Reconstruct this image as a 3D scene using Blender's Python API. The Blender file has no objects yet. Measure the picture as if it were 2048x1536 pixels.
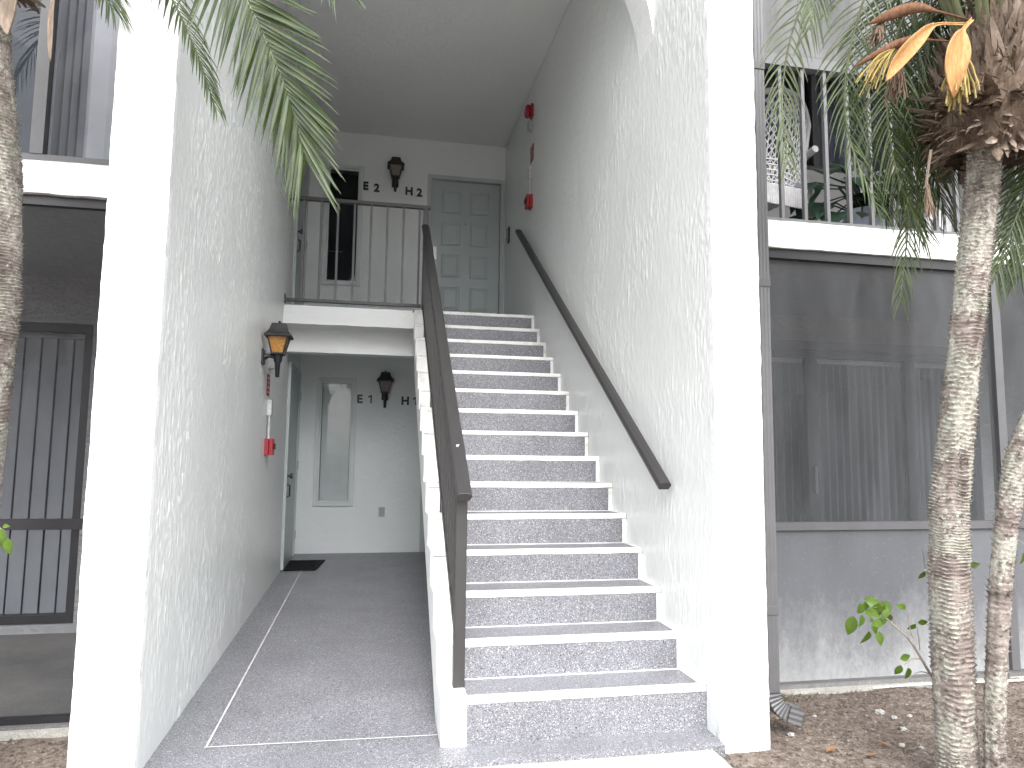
import bpy, bmesh, math, random
import numpy as np
from mathutils import Vector, Matrix, noise
R = math.radians
random.seed(7)
scene = bpy.context.scene
col = scene.collection

# ------------------------------------------------------------------ camera
FOC = 1416.0                       # focal length in pixels of a 2048 px wide picture
YAW, PITCH, ROLL = -0.1935, 0.0998, 0.0110
CAM = Vector((0.0, -4.056, 1.291))
_f = Vector((-math.sin(YAW) * math.cos(PITCH), math.cos(YAW) * math.cos(PITCH), math.sin(PITCH)))
_r = Vector((math.cos(YAW), math.sin(YAW), 0)); _u = _r.cross(_f)
CR = math.cos(ROLL) * _r + math.sin(ROLL) * _u
CU = -math.sin(ROLL) * _r + math.cos(ROLL) * _u
cd = bpy.data.cameras.new('camera'); cam = bpy.data.objects.new('camera', cd); col.objects.link(cam)
cam.matrix_world = Matrix(((CR.x, CU.x, -_f.x, CAM.x), (CR.y, CU.y, -_f.y, CAM.y), (CR.z, CU.z, -_f.z, CAM.z), (0, 0, 0, 1)))
cd.sensor_width = 36; cd.lens = FOC / 2048 * 36; cd.clip_start = .05; cd.clip_end = 1500
scene.camera = cam

def at(px, py, depth):
    """survey helper: a point read off the plan at a given distance from the camera station"""
    return CAM + (_f + CR * ((px - 1024) / FOC) + CU * ((768 - py) / FOC)) * depth

# ------------------------------------------------------------------ light
SUN_EL, SUN_AZ = 50, 182           # azimuth clockwise from +Y: behind the camera
world = bpy.data.worlds.new('World'); scene.world = world; world.use_nodes = True
wn = world.node_tree; wn.nodes.clear()
sky = wn.nodes.new('ShaderNodeTexSky'); sky.sky_type = 'NISHITA'; sky.sun_disc = False
sky.sun_elevation = R(SUN_EL); sky.sun_rotation = R(SUN_AZ); sky.air_density = 1.0; sky.dust_density = 3.0; sky.ozone_density = 1.0
hs = wn.nodes.new('ShaderNodeHueSaturation'); hs.inputs['Saturation'].default_value = .22
bg = wn.nodes.new('ShaderNodeBackground'); bg.inputs['Strength'].default_value = .15
wo = wn.nodes.new('ShaderNodeOutputWorld')
wn.links.new(sky.outputs[0], hs.inputs['Color']); wn.links.new(hs.outputs[0], bg.inputs[0]); wn.links.new(bg.outputs[0], wo.inputs[0])
sl = bpy.data.lights.new('sun', 'SUN'); sl.energy = .5; sl.angle = R(60); sl.color = (1, .97, .92)
so = bpy.data.objects.new('sun', sl); col.objects.link(so)
sd = Vector((math.sin(R(SUN_AZ)) * math.cos(R(SUN_EL)), math.cos(R(SUN_AZ)) * math.cos(R(SUN_EL)), math.sin(R(SUN_EL))))
so.rotation_euler = sd.to_track_quat('Z', 'Y').to_euler()
so.location = (0, -8, 12)
vs = scene.view_settings; vs.view_transform = 'Standard'; vs.look = 'None'; vs.gamma = 1; vs.use_curve_mapping = False
vs.exposure = 2.08
scene.render.engine = 'CYCLES'
scene.cycles.max_bounces = 8; scene.cycles.diffuse_bounces = 6; scene.cycles.transparent_max_bounces = 24

# ------------------------------------------------------------------ node helpers
class Mat:
    def __init__(s, name, rough=.6, spec=.5):
        s.m = bpy.data.materials.new(name); s.m.use_nodes = True
        s.t = s.m.node_tree; s.b = s.t.nodes['Principled BSDF']; s.o = s.t.nodes['Material Output']
        s.b.inputs['Roughness'].default_value = rough; s.b.inputs['Specular IOR Level'].default_value = spec
        s.c = s.t.nodes.new('ShaderNodeTexCoord')
    def n(s, kind, **kw):
        nd = s.t.nodes.new('ShaderNode' + kind)
        for k, v in kw.items():
            if hasattr(nd, k) and not isinstance(getattr(nd, k), bpy.types.bpy_prop_collection): setattr(nd, k, v)
        return nd
    def l(s, a, b): s.t.links.new(a, b)
    def mapped(s, sc, co='Object', rot=(0, 0, 0)):
        mp = s.n('Mapping'); mp.inputs['Scale'].default_value = sc; mp.inputs['Rotation'].default_value = rot
        s.l(s.c.outputs[co], mp.inputs[0]); return mp.outputs[0]
    def noise(s, sc, scale=1., detail=3., rough=.55, dist=0., co='Object', rot=(0, 0, 0)):
        nd = s.n('TexNoise'); nd.inputs['Scale'].default_value = scale; nd.inputs['Detail'].default_value = detail
        nd.inputs['Roughness'].default_value = rough; nd.inputs['Distortion'].default_value = dist
        s.l(s.mapped(sc if not isinstance(sc, (int, float)) else (sc,) * 3, co, rot), nd.inputs['Vector']); return nd.outputs['Fac']
    def voro(s, sc, out='Color', feat='F1', co='Object'):
        nd = s.n('TexVoronoi'); nd.feature = feat; nd.inputs['Scale'].default_value = 1
        s.l(s.mapped(sc if not isinstance(sc, (int, float)) else (sc,) * 3, co), nd.inputs['Vector']); return nd.outputs[out]
    def ramp(s, fac, stops, interp='LINEAR'):
        nd = s.n('ValToRGB'); nd.color_ramp.interpolation = interp
        e = nd.color_ramp.elements
        while len(e) < len(stops): e.new(.5)
        for k, (p, c) in enumerate(stops):
            e[k].position = p; e[k].color = (c, c, c, 1) if isinstance(c, (int, float)) else (*c, 1)
        s.l(fac, nd.inputs[0]); return nd.outputs[0]
    def mix(s, fac, a, b, blend='MIX'):
        nd = s.n('MixRGB'); nd.blend_type = blend
        for v, i in ((fac, 0), (a, 1), (b, 2)):
            if isinstance(v, (int, float)): nd.inputs[i].default_value = v if i == 0 else (v, v, v, 1)
            elif isinstance(v, tuple): nd.inputs[i].default_value = (*v, 1)
            else: s.l(v, nd.inputs[i])
        return nd.outputs[0]
    def math(s, op, a, b=0.):
        nd = s.n('Math'); nd.operation = op
        for v, i in ((a, 0), (b, 1)):
            if isinstance(v, (int, float)): nd.inputs[i].default_value = v
            else: s.l(v, nd.inputs[i])
        return nd.outputs[0]
    def color(s, v):
        if isinstance(v, tuple): s.b.inputs['Base Color'].default_value = (*v, 1)
        else: s.l(v, s.b.inputs['Base Color'])
        return s
    def bump(s, h, dist=.005, strength=1.):
        nd = s.n('Bump'); nd.inputs['Distance'].default_value = dist; nd.inputs['Strength'].default_value = strength
        s.l(h, nd.inputs['Height'])
        if s.b.inputs['Normal'].is_linked: s.l(s.b.inputs['Normal'].links[0].from_socket, nd.inputs['Normal'])
        s.l(nd.outputs[0], s.b.inputs['Normal']); return s
    def rough(s, v): s.l(v, s.b.inputs['Roughness']); return s

def plain(name, c, rough=.6, spec=.5, var=.06, sc=6, metal=0):
    m = Mat(name, rough, spec)
    n1 = m.noise(sc, detail=5)
    dk = tuple(max(0, x * (1 - var * 2)) for x in c); lt = tuple(min(1, x * (1 + var)) for x in c)
    m.color(m.ramp(n1, [(.3, dk), (.7, lt)])); m.b.inputs['Metallic'].default_value = metal
    m.bump(m.noise(sc * 25, detail=2), .0006, .5)
    return m.m

M = {}
def stucco_side():
    m = Mat('stucco_drip', .27, .6)
    big = m.noise((1.1, 1.1, .7), detail=3)
    m.color(m.ramp(big, [(.3, (.81, .825, .82)), (.7, (.85, .86, .855))]))
    dens = m.ramp(m.noise((2.6, 2.6, 1.7), detail=2), [(.34, .5), (.6, 1.)])
    w1 = m.noise((78, 78, 14), detail=3, rough=.55, dist=.9)
    r1 = m.ramp(w1, [(.46, 0.), (.56, 1.)])
    w2 = m.noise((64, 64, 20), detail=3, rough=.6, dist=1.4)
    r2 = m.ramp(w2, [(.40, 0.), (.47, .0), (.53, 1.), (.62, .35)])
    h = m.math('MULTIPLY', m.math('ADD', r1, r2), dens)
    m.bump(h, .0065, 1.); m.bump(m.noise(180, detail=2), .0012, .4)
    return m.m
def stucco_front(name='stucco_knockdown', base=(.80, .815, .81), s=1., strength=.45):
    m = Mat(name, .5, .4)
    big = m.noise(1.3, detail=4)
    m.color(m.ramp(big, [(.3, tuple(x * .96 for x in base)), (.7, base)]))
    if name == 'stucco_knockdown':
        sx = m.n('SeparateXYZ'); m.l(m.c.outputs['Object'], sx.inputs[0])
        foot = m.math('ADD', m.math('MULTIPLY', m.math('SUBTRACT', .10, sx.outputs[2]), 3.2), m.math('MULTIPLY', m.math('SUBTRACT', m.noise((11, 11, 6), detail=6, rough=.7), .5), 2.2))
        cst = m.mix(m.ramp(foot, [(.15, 0.), (1., .9)]), m.b.inputs['Base Color'].links[0].from_socket, (.17, .145, .12))
        pits = m.voro((7, 7, 5), 'Distance'); cst = m.mix(m.ramp(pits, [(.018, .9), (.034, 0.)]), cst, (.12, .11, .10)); m.color(cst)
    w = m.noise((7 * s, 7 * s, 16 * s), detail=5, rough=.62, dist=2.2, rot=(0, .45, 0))
    r = m.ramp(w, [(.40, .0), (.485, .25), (.50, 1.), (.515, .3), (.6, .1)])
    w2 = m.noise((14 * s, 14 * s, 24 * s), detail=4, rough=.6, dist=1.6)
    r2 = m.ramp(w2, [(.49, 0.), (.505, .6), (.52, 0.)])
    m.bump(m.math('ADD', r, r2), .0045, strength); m.bump(m.noise(90, detail=3), .0008, .35)
    return m.m
def flake(name, line=False):
    m = Mat(name, .42, .5)
    v = m.voro(235, 'Color'); sep = m.n('SeparateColor'); m.l(v, sep.inputs[0])
    base = m.ramp(sep.outputs[0], [(0, (.04, .041, .047)), (.09, (.11, .112, .126)), (.22, (.185, .187, .207)), (.68, (.25, .253, .277)), (.86, (.35, .353, .375)), (.95, (.60, .60, .62))], 'CONSTANT')
    v2 = m.voro(380, 'Color'); s2 = m.n('SeparateColor'); m.l(v2, s2.inputs[0])
    fine = m.ramp(s2.outputs[0], [(0, (.10, .102, .115)), (.2, (.195, .198, .22)), (.75, (.275, .278, .305)), (.94, (.52, .52, .54))], 'CONSTANT')
    c = m.mix(m.ramp(s2.outputs[1], [(.55, 0.), (.56, 1.)]), base, fine)
    dirt = m.ramp(m.noise(2.3, detail=5), [(.33, (.78, .78, .775)), (.65, (.98, .98, .98))])
    m.color(m.mix(1., c, dirt, 'MULTIPLY'))
    m.bump(sep.outputs[1], .0012, .6)
    return m.m
def white_paint():
    m = Mat('white_edge_paint', .45, .4)
    d = m.ramp(m.noise((5, 5, 5), detail=8, rough=.7), [(.30, (.36, .34, .30)), (.40, (.66, .65, .62)), (.50, (.79, .79, .78)), (.7, (.82, .825, .82))])
    m.color(d); m.bump(m.noise(60, detail=4), .002, .5)
    return m.m
def dirt():
    m = Mat('dirt', .95, .15)
    n1 = m.noise(1.7, detail=6, rough=.65); n2 = m.noise(38, detail=6, rough=.7)
    c = m.mix(m.ramp(n2, [(.35, 0.), (.65, 1.)]), m.ramp(n1, [(.3, (.085, .062, .05)), (.7, (.17, .135, .11))]), m.ramp(n1, [(.3, (.21, .17, .145)), (.7, (.33, .285, .25))]))
    bits = m.voro(95, 'Color'); sp = m.n('SeparateColor'); m.l(bits, sp.inputs[0])
    c = m.mix(m.ramp(sp.outputs[0], [(.965, 0.), (.97, 1.)], 'CONSTANT'), c, (.38, .34, .31))
    m.color(c); m.bump(n2, .02, .9); m.bump(m.noise(140, detail=4), .008, .8)
    return m.m
def concrete(name, a, b, sc=2.):
    m = Mat(name, .85, .25)
    n1 = m.noise(sc, detail=8, rough=.68); n2 = m.noise(120, detail=3)
    c = m.ramp(n1, [(.3, a), (.7, b)]); c = m.mix(.35, c, m.ramp(n2, [(.3, .15), (.7, .9)]), 'OVERLAY')
    m.color(c); m.bump(n2, .002, .6); m.bump(m.noise(9, detail=6), .004, .4)
    return m.m
def glass(name, tint=(.75, .78, .8), gl=.9, fk=1.3):
    m = Mat(name); m.t.nodes.remove(m.b)
    tr = m.n('BsdfTransparent'); tr.inputs[0].default_value = (*tint, 1)
    g = m.n('BsdfGlossy'); g.inputs['Roughness'].default_value = .015; g.inputs[0].default_value = (gl, gl, gl, 1)
    fr = m.n('LayerWeight'); fr.inputs[0].default_value = .5
    fs = m.math('ADD', m.math('MULTIPLY', m.math('POWER', fr.outputs['Facing'], 5.), .95), .045)
    nz = m.n('Bump'); nz.inputs['Distance'].default_value = .002; nz.inputs['Strength'].default_value = .12
    m.l(m.noise(2.2, detail=1), nz.inputs['Height']); m.l(nz.outputs[0], g.inputs['Normal'])
    f2 = m.math('MINIMUM', m.math('MULTIPLY', fs, fk), 1.)
    mx = m.n('MixShader'); m.l(f2, mx.inputs[0]); m.l(tr.outputs[0], mx.inputs[1]); m.l(g.outputs[0], mx.inputs[2]); m.l(mx.outputs[0], m.o.inputs[0])
    return m.m
def mesh_screen(name, c=(.10, .10, .105), lo=.5, hi=.62, weave=False):
    m = Mat(name, .8, .2)
    stain = m.noise((3.5, 3.5, .8), detail=6, rough=.65)
    m.color(m.ramp(stain, [(.35, c), (.75, tuple(min(1, x * 1.9) for x in c))]))
    tr = m.n('BsdfTransparent'); mx = m.n('MixShader')
    fac = m.ramp(stain, [(.3, lo), (.75, hi)])
    if weave:
        w = m.math('ADD', m.noise((260, 5, 5), detail=2), m.noise((5, 5, 260), detail=2))
        fac = m.mix(.5, fac, m.ramp(m.math('MULTIPLY', w, .5), [(.4, lo - .15), (.6, min(1, hi + .12))]))
    m.l(fac, mx.inputs[0]); m.l(tr.outputs[0], mx.inputs[1]); m.l(m.b.outputs[0], mx.inputs[2]); m.l(mx.outputs[0], m.o.inputs[0])
    return m.m
def kick():
    m = Mat('vinyl_kick_panel', .7, .3)
    grad = m.n('SeparateXYZ'); m.l(m.c.outputs['Object'], grad.inputs[0])
    n1 = m.noise((2.6, 2.6, .9), detail=6, rough=.6); n2 = m.noise((34, 34, 22), detail=6, rough=.75); n3 = m.noise((14, 14, 2.2), detail=4)
    low = m.math('SUBTRACT', .50, grad.outputs[2])
    mixn = m.math('ADD', m.math('ADD', m.math('MULTIPLY', m.math('SUBTRACT', n1, .5), 1.3), m.math('MULTIPLY', m.math('SUBTRACT', n2, .5), 1.1)), m.math('MULTIPLY', m.math('SUBTRACT', n3, .5), .5))
    k = m.ramp(m.math('ADD', m.math('MULTIPLY', low, 1.9), mixn), [(.0, 0.), (.5, .35), (1., 1.)])
    base = m.ramp(m.noise((1.6, 1.6, .7), detail=4), [(.3, (.095, .099, .108)), (.7, (.138, .143, .155))])
    sp = m.ramp(m.noise(70, detail=4), [(.62, 0.), (.72, .25)])
    c = m.mix(k, base, (.29, .297, .30)); c = m.mix(sp, c, (.3, .3, .3))
    m.color(c); m.bump(m.noise(240, detail=2), .0008, .5)
    return m.m
def bark():
    m = Mat('palm_bark', .9, .2)
    n1 = m.noise((7, 7, 26), detail=6, rough=.7); n2 = m.noise(5.5, detail=5, rough=.65); n3 = m.noise(60, detail=4, rough=.7)
    c = m.ramp(n1, [(.3, (.085, .069, .06)), (.5, (.225, .19, .172)), (.7, (.36, .32, .29))])
    lich = m.ramp(m.math('ADD', m.math('MULTIPLY', n2, .65), m.math('MULTIPLY', n3, .45)), [(.52, 0.), (.60, 1.)])
    c = m.mix(lich, c, m.ramp(n3, [(.35, (.23, .225, .185)), (.65, (.44, .43, .38))]))
    m.color(c); m.bump(n3, .008, .9); m.bump(m.noise(190, detail=3), .003, .7)
    return m.m
def leafy(name, a, b, tip=None, tr=.3, sc=9, rough=.42):
    m = Mat(name, rough, .45)
    c = m.ramp(m.noise(sc, detail=3), [(.3, a), (.7, b)])
    m.color(c)
    tl = m.n('BsdfTranslucent'); m.l(m.mix(.4, c, (.16, .22, .03)), tl.inputs[0]); mx = m.n('MixShader'); mx.inputs[0].default_value = tr
    m.l(m.b.outputs[0], mx.inputs[1]); m.l(tl.outputs[0], mx.inputs[2]); m.l(mx.outputs[0], m.o.inputs[0])
    return m.m
def fibre(name, a, b):
    m = Mat(name, .9, .15)
    st_ = m.math('ADD', m.math('MULTIPLY', m.noise(14, detail=6, rough=.75), .5), m.math('MULTIPLY', m.noise((85, 85, 9), detail=3), .5))
    m.color(m.ramp(st_, [(.3, a), (.55, tuple((x + y) / 2 for x, y in zip(a, b))), (.72, b)]))
    m.bump(m.noise((120, 120, 20), detail=4), .004, .8); return m.m
def amber():
    m = Mat('amber_glass', .25, .5)
    n = m.noise(28, detail=4, dist=1.)
    m.color(m.ramp(n, [(.3, (.26, .11, .018)), (.7, (.46, .24, .06))])); m.bump(m.noise(60, detail=3), .003, .7)
    m.b.inputs['Subsurface Weight'].default_value = .25; m.b.inputs['Subsurface Radius'].default_value = (.02, .012, .004)
    return m.m

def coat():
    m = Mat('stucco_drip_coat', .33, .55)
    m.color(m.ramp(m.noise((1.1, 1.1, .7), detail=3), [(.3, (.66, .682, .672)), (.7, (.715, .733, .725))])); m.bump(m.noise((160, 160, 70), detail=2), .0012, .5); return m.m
M['coat'] = coat(); M['side'] = stucco_side(); M['front'] = stucco_front(); M['backwall'] = stucco_front('stucco_entry', (.76, .79, .80), .9, .55)
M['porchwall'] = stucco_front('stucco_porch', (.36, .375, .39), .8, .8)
M['ceil'] = stucco_front('stucco_ceiling', (.74, .755, .75), 2.2, .5)
M['flake'] = flake('epoxy_flake'); M['white'] = white_paint(); M['dirt'] = dirt()
M['walk'] = concrete('walk_concrete', (.30, .275, .245), (.44, .42, .39)); M['porchfloor'] = concrete('porch_concrete', (.10, .10, .10), (.20, .195, .19), 1.2)
M['curb'] = concrete('curb_concrete', (.24, .23, .21), (.42, .41, .38), 6.)
M['rail'] = plain('brown_grey_rail_paint', (.033, .0315, .032), .42, .5, .05, 9); M['baluster'] = plain('grey_picket_paint', (.105, .10, .108), .5, .4, .05, 9)
M['bronze'] = plain('bronze_aluminium', (.018, .017, .020), .4, .5, .05, 8); M['greyframe'] = plain('grey_aluminium', (.10, .10, .105), .45, .5, .05, 8)
M['whiteframe'] = plain('pale_aluminium', (.125, .125, .13), .45, .5, .04, 8)
M['door'] = plain('grey_green_door_paint', (.40, .445, .455), .38, .5, .03, 4); M['trim'] = plain('grey_trim_paint', (.44, .48, .485), .45, .5, .03, 4)
M['black'] = plain('black_metal', (.010, .010, .013), .45, .5, .1, 20); M['lampcap'] = plain('weathered_black_metal', (.028, .027, .028), .6, .4, .25, 25)
M['amber'] = amber(); M['ambershaded'] = plain('shaded_amber_glass', (.12, .09, .072), .3, .5, .15, 30); M['red'] = plain('red_plastic', (.32, .018, .028), .35, .5, .05, 20); M['redsign'] = plain('red_sign', (.20, .015, .03), .5, .4, .1, 20)  # back wall lanterns: amber glass darkened, its shade put into the colour
M['galv'] = plain('galvanised_steel', (.55, .55, .56), .45, .5, .12, 30, .5); M['greybox'] = plain('grey_box', (.40, .41, .42), .5, .4, .05, 20)
M['letter'] = plain('black_letter', (.012, .012, .014), .4, .5, .1, 20); M['mat'] = plain('black_rubber_mat', (.012, .012, .016), .9, .2, .2, 60)
M['pinkwhite'] = plain('faded_print', (.62, .42, .42), .6, .3, .05, 20)
M['glass'] = glass('window_glass', (.80, .84, .84), .9, .8); M['darkglass'] = glass('tinted_glass', (.30, .33, .38), .8, .6)
M['screen'] = mesh_screen('insect_screen', (.078, .082, .087), .42, .58); M['screenleft'] = mesh_screen('clean_insect_screen', (.022, .022, .025), .26, .32)
M['shade'] = mesh_screen('woven_roller_shade', (.12, .12, .122), .86, .97, True)
M['kick'] = kick(); M['slat'] = plain('vinyl_blind_slat', (.74, .75, .77), .5, .4, .04, 5); M['slatdark'] = plain('grey_vinyl_blind_slat', (.36, .37, .39), .5, .4, .04, 5)
M['slatlav'] = plain('lavender_blind_slat', (.27, .27, .295), .5, .4, .04, 5); M['curtain'] = plain('blue_grey_curtain', (.23, .25, .32), .85, .2, .06, 5)
M['pvc'] = plain('grey_downspout', (.105, .105, .11), .4, .5, .05, 10)
M['wicker'] = plain('white_wicker', (.5, .5, .51), .55, .4, .08, 30); M['cushion'] = plain('grey_cushion', (.16, .17, .20), .9, .2, .05, 10)
M['bark'] = bark(); M['frond'] = leafy('palm_leaflet', (.026, .045, .014), (.075, .105, .036), tr=.28); M['frondb'] = leafy('pale_palm_leaflet', (.040, .066, .022), (.115, .15, .062), tr=.32)
M['frondc'] = leafy('near_palm_leaflet', (.018, .036, .009), (.058, .086, .026), tr=.22); M['rachis'] = leafy('palm_rachis', (.09, .105, .05), (.17, .185, .10), tr=.05); M['boots'] = fibre('palm_fibre', (.05, .037, .029), (.30, .225, .17))
M['boots2'] = fibre('dry_leaf_base', (.13, .10, .08), (.38, .31, .25)); M['spathe'] = fibre('orange_spathe', (.36, .16, .062), (.58, .41, .20)); M['spathedark'] = fibre('brown_spathe', (.10, .05, .032), (.27, .15, .09))
M['flower'] = fibre('yellow_flower_stalk', (.24, .18, .06), (.42, .33, .14)); M['dryflower'] = fibre('dry_flower_stalk', (.10, .07, .05), (.26, .19, .14))
M['leaf'] = leafy('ficus_leaf', (.05, .11, .012), (.14, .22, .03), tr=.35, sc=25); M['darkleaf'] = leafy('dark_house_plant', (.012, .032, .02), (.03, .06, .04), tr=.1)
M['twig'] = fibre('twig', (.18, .15, .12), (.42, .37, .31)); M['pot'] = plain('pale_blue_pot', (.50, .55, .66), .3, .5, .05, 10)
M['shell'] = plain('white_shell', (.36, .35, .335), .6, .3, .1, 60); M['dryleaf'] = fibre('dry_leaf', (.16, .085, .04), (.32, .19, .105))
M['litter'] = fibre('leaf_litter', (.045, .034, .026), (.20, .165, .135)); M['roof'] = plain('roof_board', (.5, .5, .5), .8, .3)
M['room'] = plain('room_paint', (.30, .29, .28), .8, .3)
M['greywall'] = stucco_front('stucco_upper_porch', (.72, .73, .73), 1., .5)
M['paletrim'] = plain('pale_window_trim', (.56, .60, .595), .45, .5, .03, 4)
M['linepaint'] = plain('thin_line_paint', (.58, .58, .58), .6, .3, .12, 14)
M['wornline'] = plain('worn_line_paint', (.34, .34, .36), .6, .3, .1, 30)
M['hardware'] = plain('dark_hardware', (.05, .05, .055), .3, .6, .1, 20, .6); M['steel'] = plain('brushed_steel', (.55, .54, .52), .3, .6, .1, 20, .8)
M['porchglass'] = glass('porch_door_glass', (.84, .86, .88), .8, .35)
M['clear'] = glass('clear_glass', (.9, .92, .93), .8, .15); M['cable'] = plain('pale_cable', (.6, .58, .54), .6, .3)

# ------------------------------------------------------------------ mesh helpers
class MB:
    def __init__(s): s.v = []; s.f = []
    def add(s, vs, fs):
        o = len(s.v); s.v += [tuple(p) for p in vs]; s.f += [tuple(i + o for i in f) for f in fs]; return s
    def box(s, x0, x1, y0, y1, z0, z1):
        return s.add([(x, y, z) for z in (z0, z1) for y in (y0, y1) for x in (x0, x1)],
                     [(0, 2, 3, 1), (4, 5, 7, 6), (0, 1, 5, 4), (2, 6, 7, 3), (0, 4, 6, 2), (1, 3, 7, 5)])
    def sheet(s, x0, x1, y, z0, z1):
        return s.add([(x0, y, z0), (x1, y, z0), (x1, y, z1), (x0, y, z1)], [(0, 1, 2, 3)])
    def bar(s, a, b, w, h, up=(0, 0, 1), w2=None, h2=None):
        a = Vector(a); b = Vector(b); t = (b - a).normalized(); sd = t.cross(Vector(up)).normalized(); u = sd.cross(t)
        w2 = w2 or w; h2 = h2 or h; vs = []
        for p, ww, hh in ((a, w, h), (b, w2, h2)):
            for i, j in ((-1, -1), (1, -1), (1, 1), (-1, 1)): vs.append(p + sd * i * ww / 2 + u * j * hh / 2)
        return s.add(vs, [(3, 2, 1, 0), (4, 5, 6, 7), (0, 1, 5, 4), (1, 2, 6, 5), (2, 3, 7, 6), (3, 0, 4, 7)])
    def tube(s, pts, rad, n=8, cap=True):
        pts = [Vector(p) for p in pts]; rad = rad if isinstance(rad, (list, tuple)) else [rad] * len(pts)
        t = (pts[1] - pts[0]).normalized(); nn = t.orthogonal().normalized(); vs = []; fs = []
        for k, p in enumerate(pts):
            t2 = (pts[min(k + 1, len(pts) - 1)] - pts[max(k - 1, 0)]).normalized()
            nn = (nn - t2 * nn.dot(t2)).normalized(); bb = t2.cross(nn)
            for j in range(n):
                a = 2 * math.pi * j / n; vs.append(p + (nn * math.cos(a) + bb * math.sin(a)) * rad[k])
        for k in range(len(pts) - 1):
            for j in range(n):
                j2 = (j + 1) % n; fs.append((k * n + j, k * n + j2, (k + 1) * n + j2, (k + 1) * n + j))
        if cap: fs += [tuple(range(n - 1, -1, -1)), tuple(range((len(pts) - 1) * n, len(pts) * n))]
        return s.add(vs, fs)
    def extrude(s, poly, axis, a, b):
        """poly in the two other axes (in xyz order), extruded along axis from a to b"""
        def P(u, v, w): return {'x': (w, u, v), 'y': (u, w, v), 'z': (u, v, w)}[axis]
        n = len(poly); vs = [P(u, v, a) for u, v in poly] + [P(u, v, b) for u, v in poly]
        return s.add(vs, [tuple(range(n)), tuple(range(2 * n - 1, n - 1, -1))] + [(i, n + i, n + (i + 1) % n, (i + 1) % n) for i in range(n)])
    def lathe(s, prof, c=(0, 0, 0), n=24, sq=False):
        vs = []; fs = []
        for r, z in prof:
            for j in range(n):
                a = 2 * math.pi * (j + (.5 if sq else 0)) / n; vs.append((c[0] + r * math.cos(a), c[1] + r * math.sin(a), c[2] + z))
        for k in range(len(prof) - 1):
            for j in range(n):
                j2 = (j + 1) % n; fs.append((k * n + j, k * n + j2, (k + 1) * n + j2, (k + 1) * n + j))
        fs += [tuple(range(n - 1, -1, -1)), tuple(range((len(prof) - 1) * n, len(prof) * n))]
        return s.add(vs, fs)
    def xf(s, mat): s.v = [tuple(mat @ Vector(p)) for p in s.v]; return s
    def build(s, name, mat, parent=None, smooth=None, bevel=0, fix=True):
        me = bpy.data.meshes.new(name); me.from_pydata(s.v, [], s.f); me.update()
        if fix or bevel:
            bm = bmesh.new(); bm.from_mesh(me)
            bmesh.ops.recalc_face_normals(bm, faces=bm.faces)
            if bevel: bmesh.ops.bevel(bm, geom=list(bm.edges), offset=bevel, segments=1, affect='EDGES', clamp_overlap=True)
            bm.to_mesh(me); bm.free()
        me.materials.append(M[mat] if isinstance(mat, str) else mat)
        if smooth:
            for p in me.polygons: p.use_smooth = True
            me.set_sharp_from_angle(angle=R(smooth))
        return link(name, me, parent)
def link(name, me, parent=None):
    o = bpy.data.objects.new(name, me); col.objects.link(o)
    if parent is not None: o.parent = parent; o.matrix_parent_inverse = Matrix.Translation(parent.matrix_world.translation).inverted() if parent.type == 'EMPTY' else Matrix()
    return o
def tag(o, label=None, cat=None, group=None, kind=None):
    if label: o['label'] = label
    if cat: o['category'] = cat
    if group: o['group'] = group
    if kind: o['kind'] = kind
    return o
def thing(name, label, cat, loc=(0, 0, 0), group=None):
    o = bpy.data.objects.new(name, None); col.objects.link(o); o.empty_display_size = .1
    o.location = loc; o.matrix_world = Matrix.Translation(loc)
    return tag(o, label, cat, group)
def structure(o): o['kind'] = 'structure'; return o

def rough_box(x0, x1, y0, y1, z0, z1, size=.05, amp=.003, fr=9.):
    m = MB(); idx = {}
    nx, ny, nz = [max(1, int(math.ceil((b - a) / size))) for a, b in ((x0, x1), (y0, y1), (z0, z1))]
    def V(i, j, k):
        if (i, j, k) not in idx:
            p = Vector((x0 + (x1 - x0) * i / nx, y0 + (y1 - y0) * j / ny, z0 + (z1 - z0) * k / nz))
            idx[(i, j, k)] = len(m.v); m.v.append(tuple(p + noise.noise_vector(p * fr) * amp + noise.noise_vector(p * fr * 3.1) * amp * .6))
        return idx[(i, j, k)]
    for k in (0, nz):
        for i in range(nx):
            for j in range(ny): m.f.append((V(i, j, k), V(i + 1, j, k), V(i + 1, j + 1, k), V(i, j + 1, k)))
    for j in (0, ny):
        for i in range(nx):
            for k in range(nz): m.f.append((V(i, j, k), V(i + 1, j, k), V(i + 1, j, k + 1), V(i, j, k + 1)))
    for i in (0, nx):
        for j in range(ny):
            for k in range(nz): m.f.append((V(i, j, k), V(i, j + 1, k), V(i, j + 1, k + 1), V(i, j, k + 1)))
    return m
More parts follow.
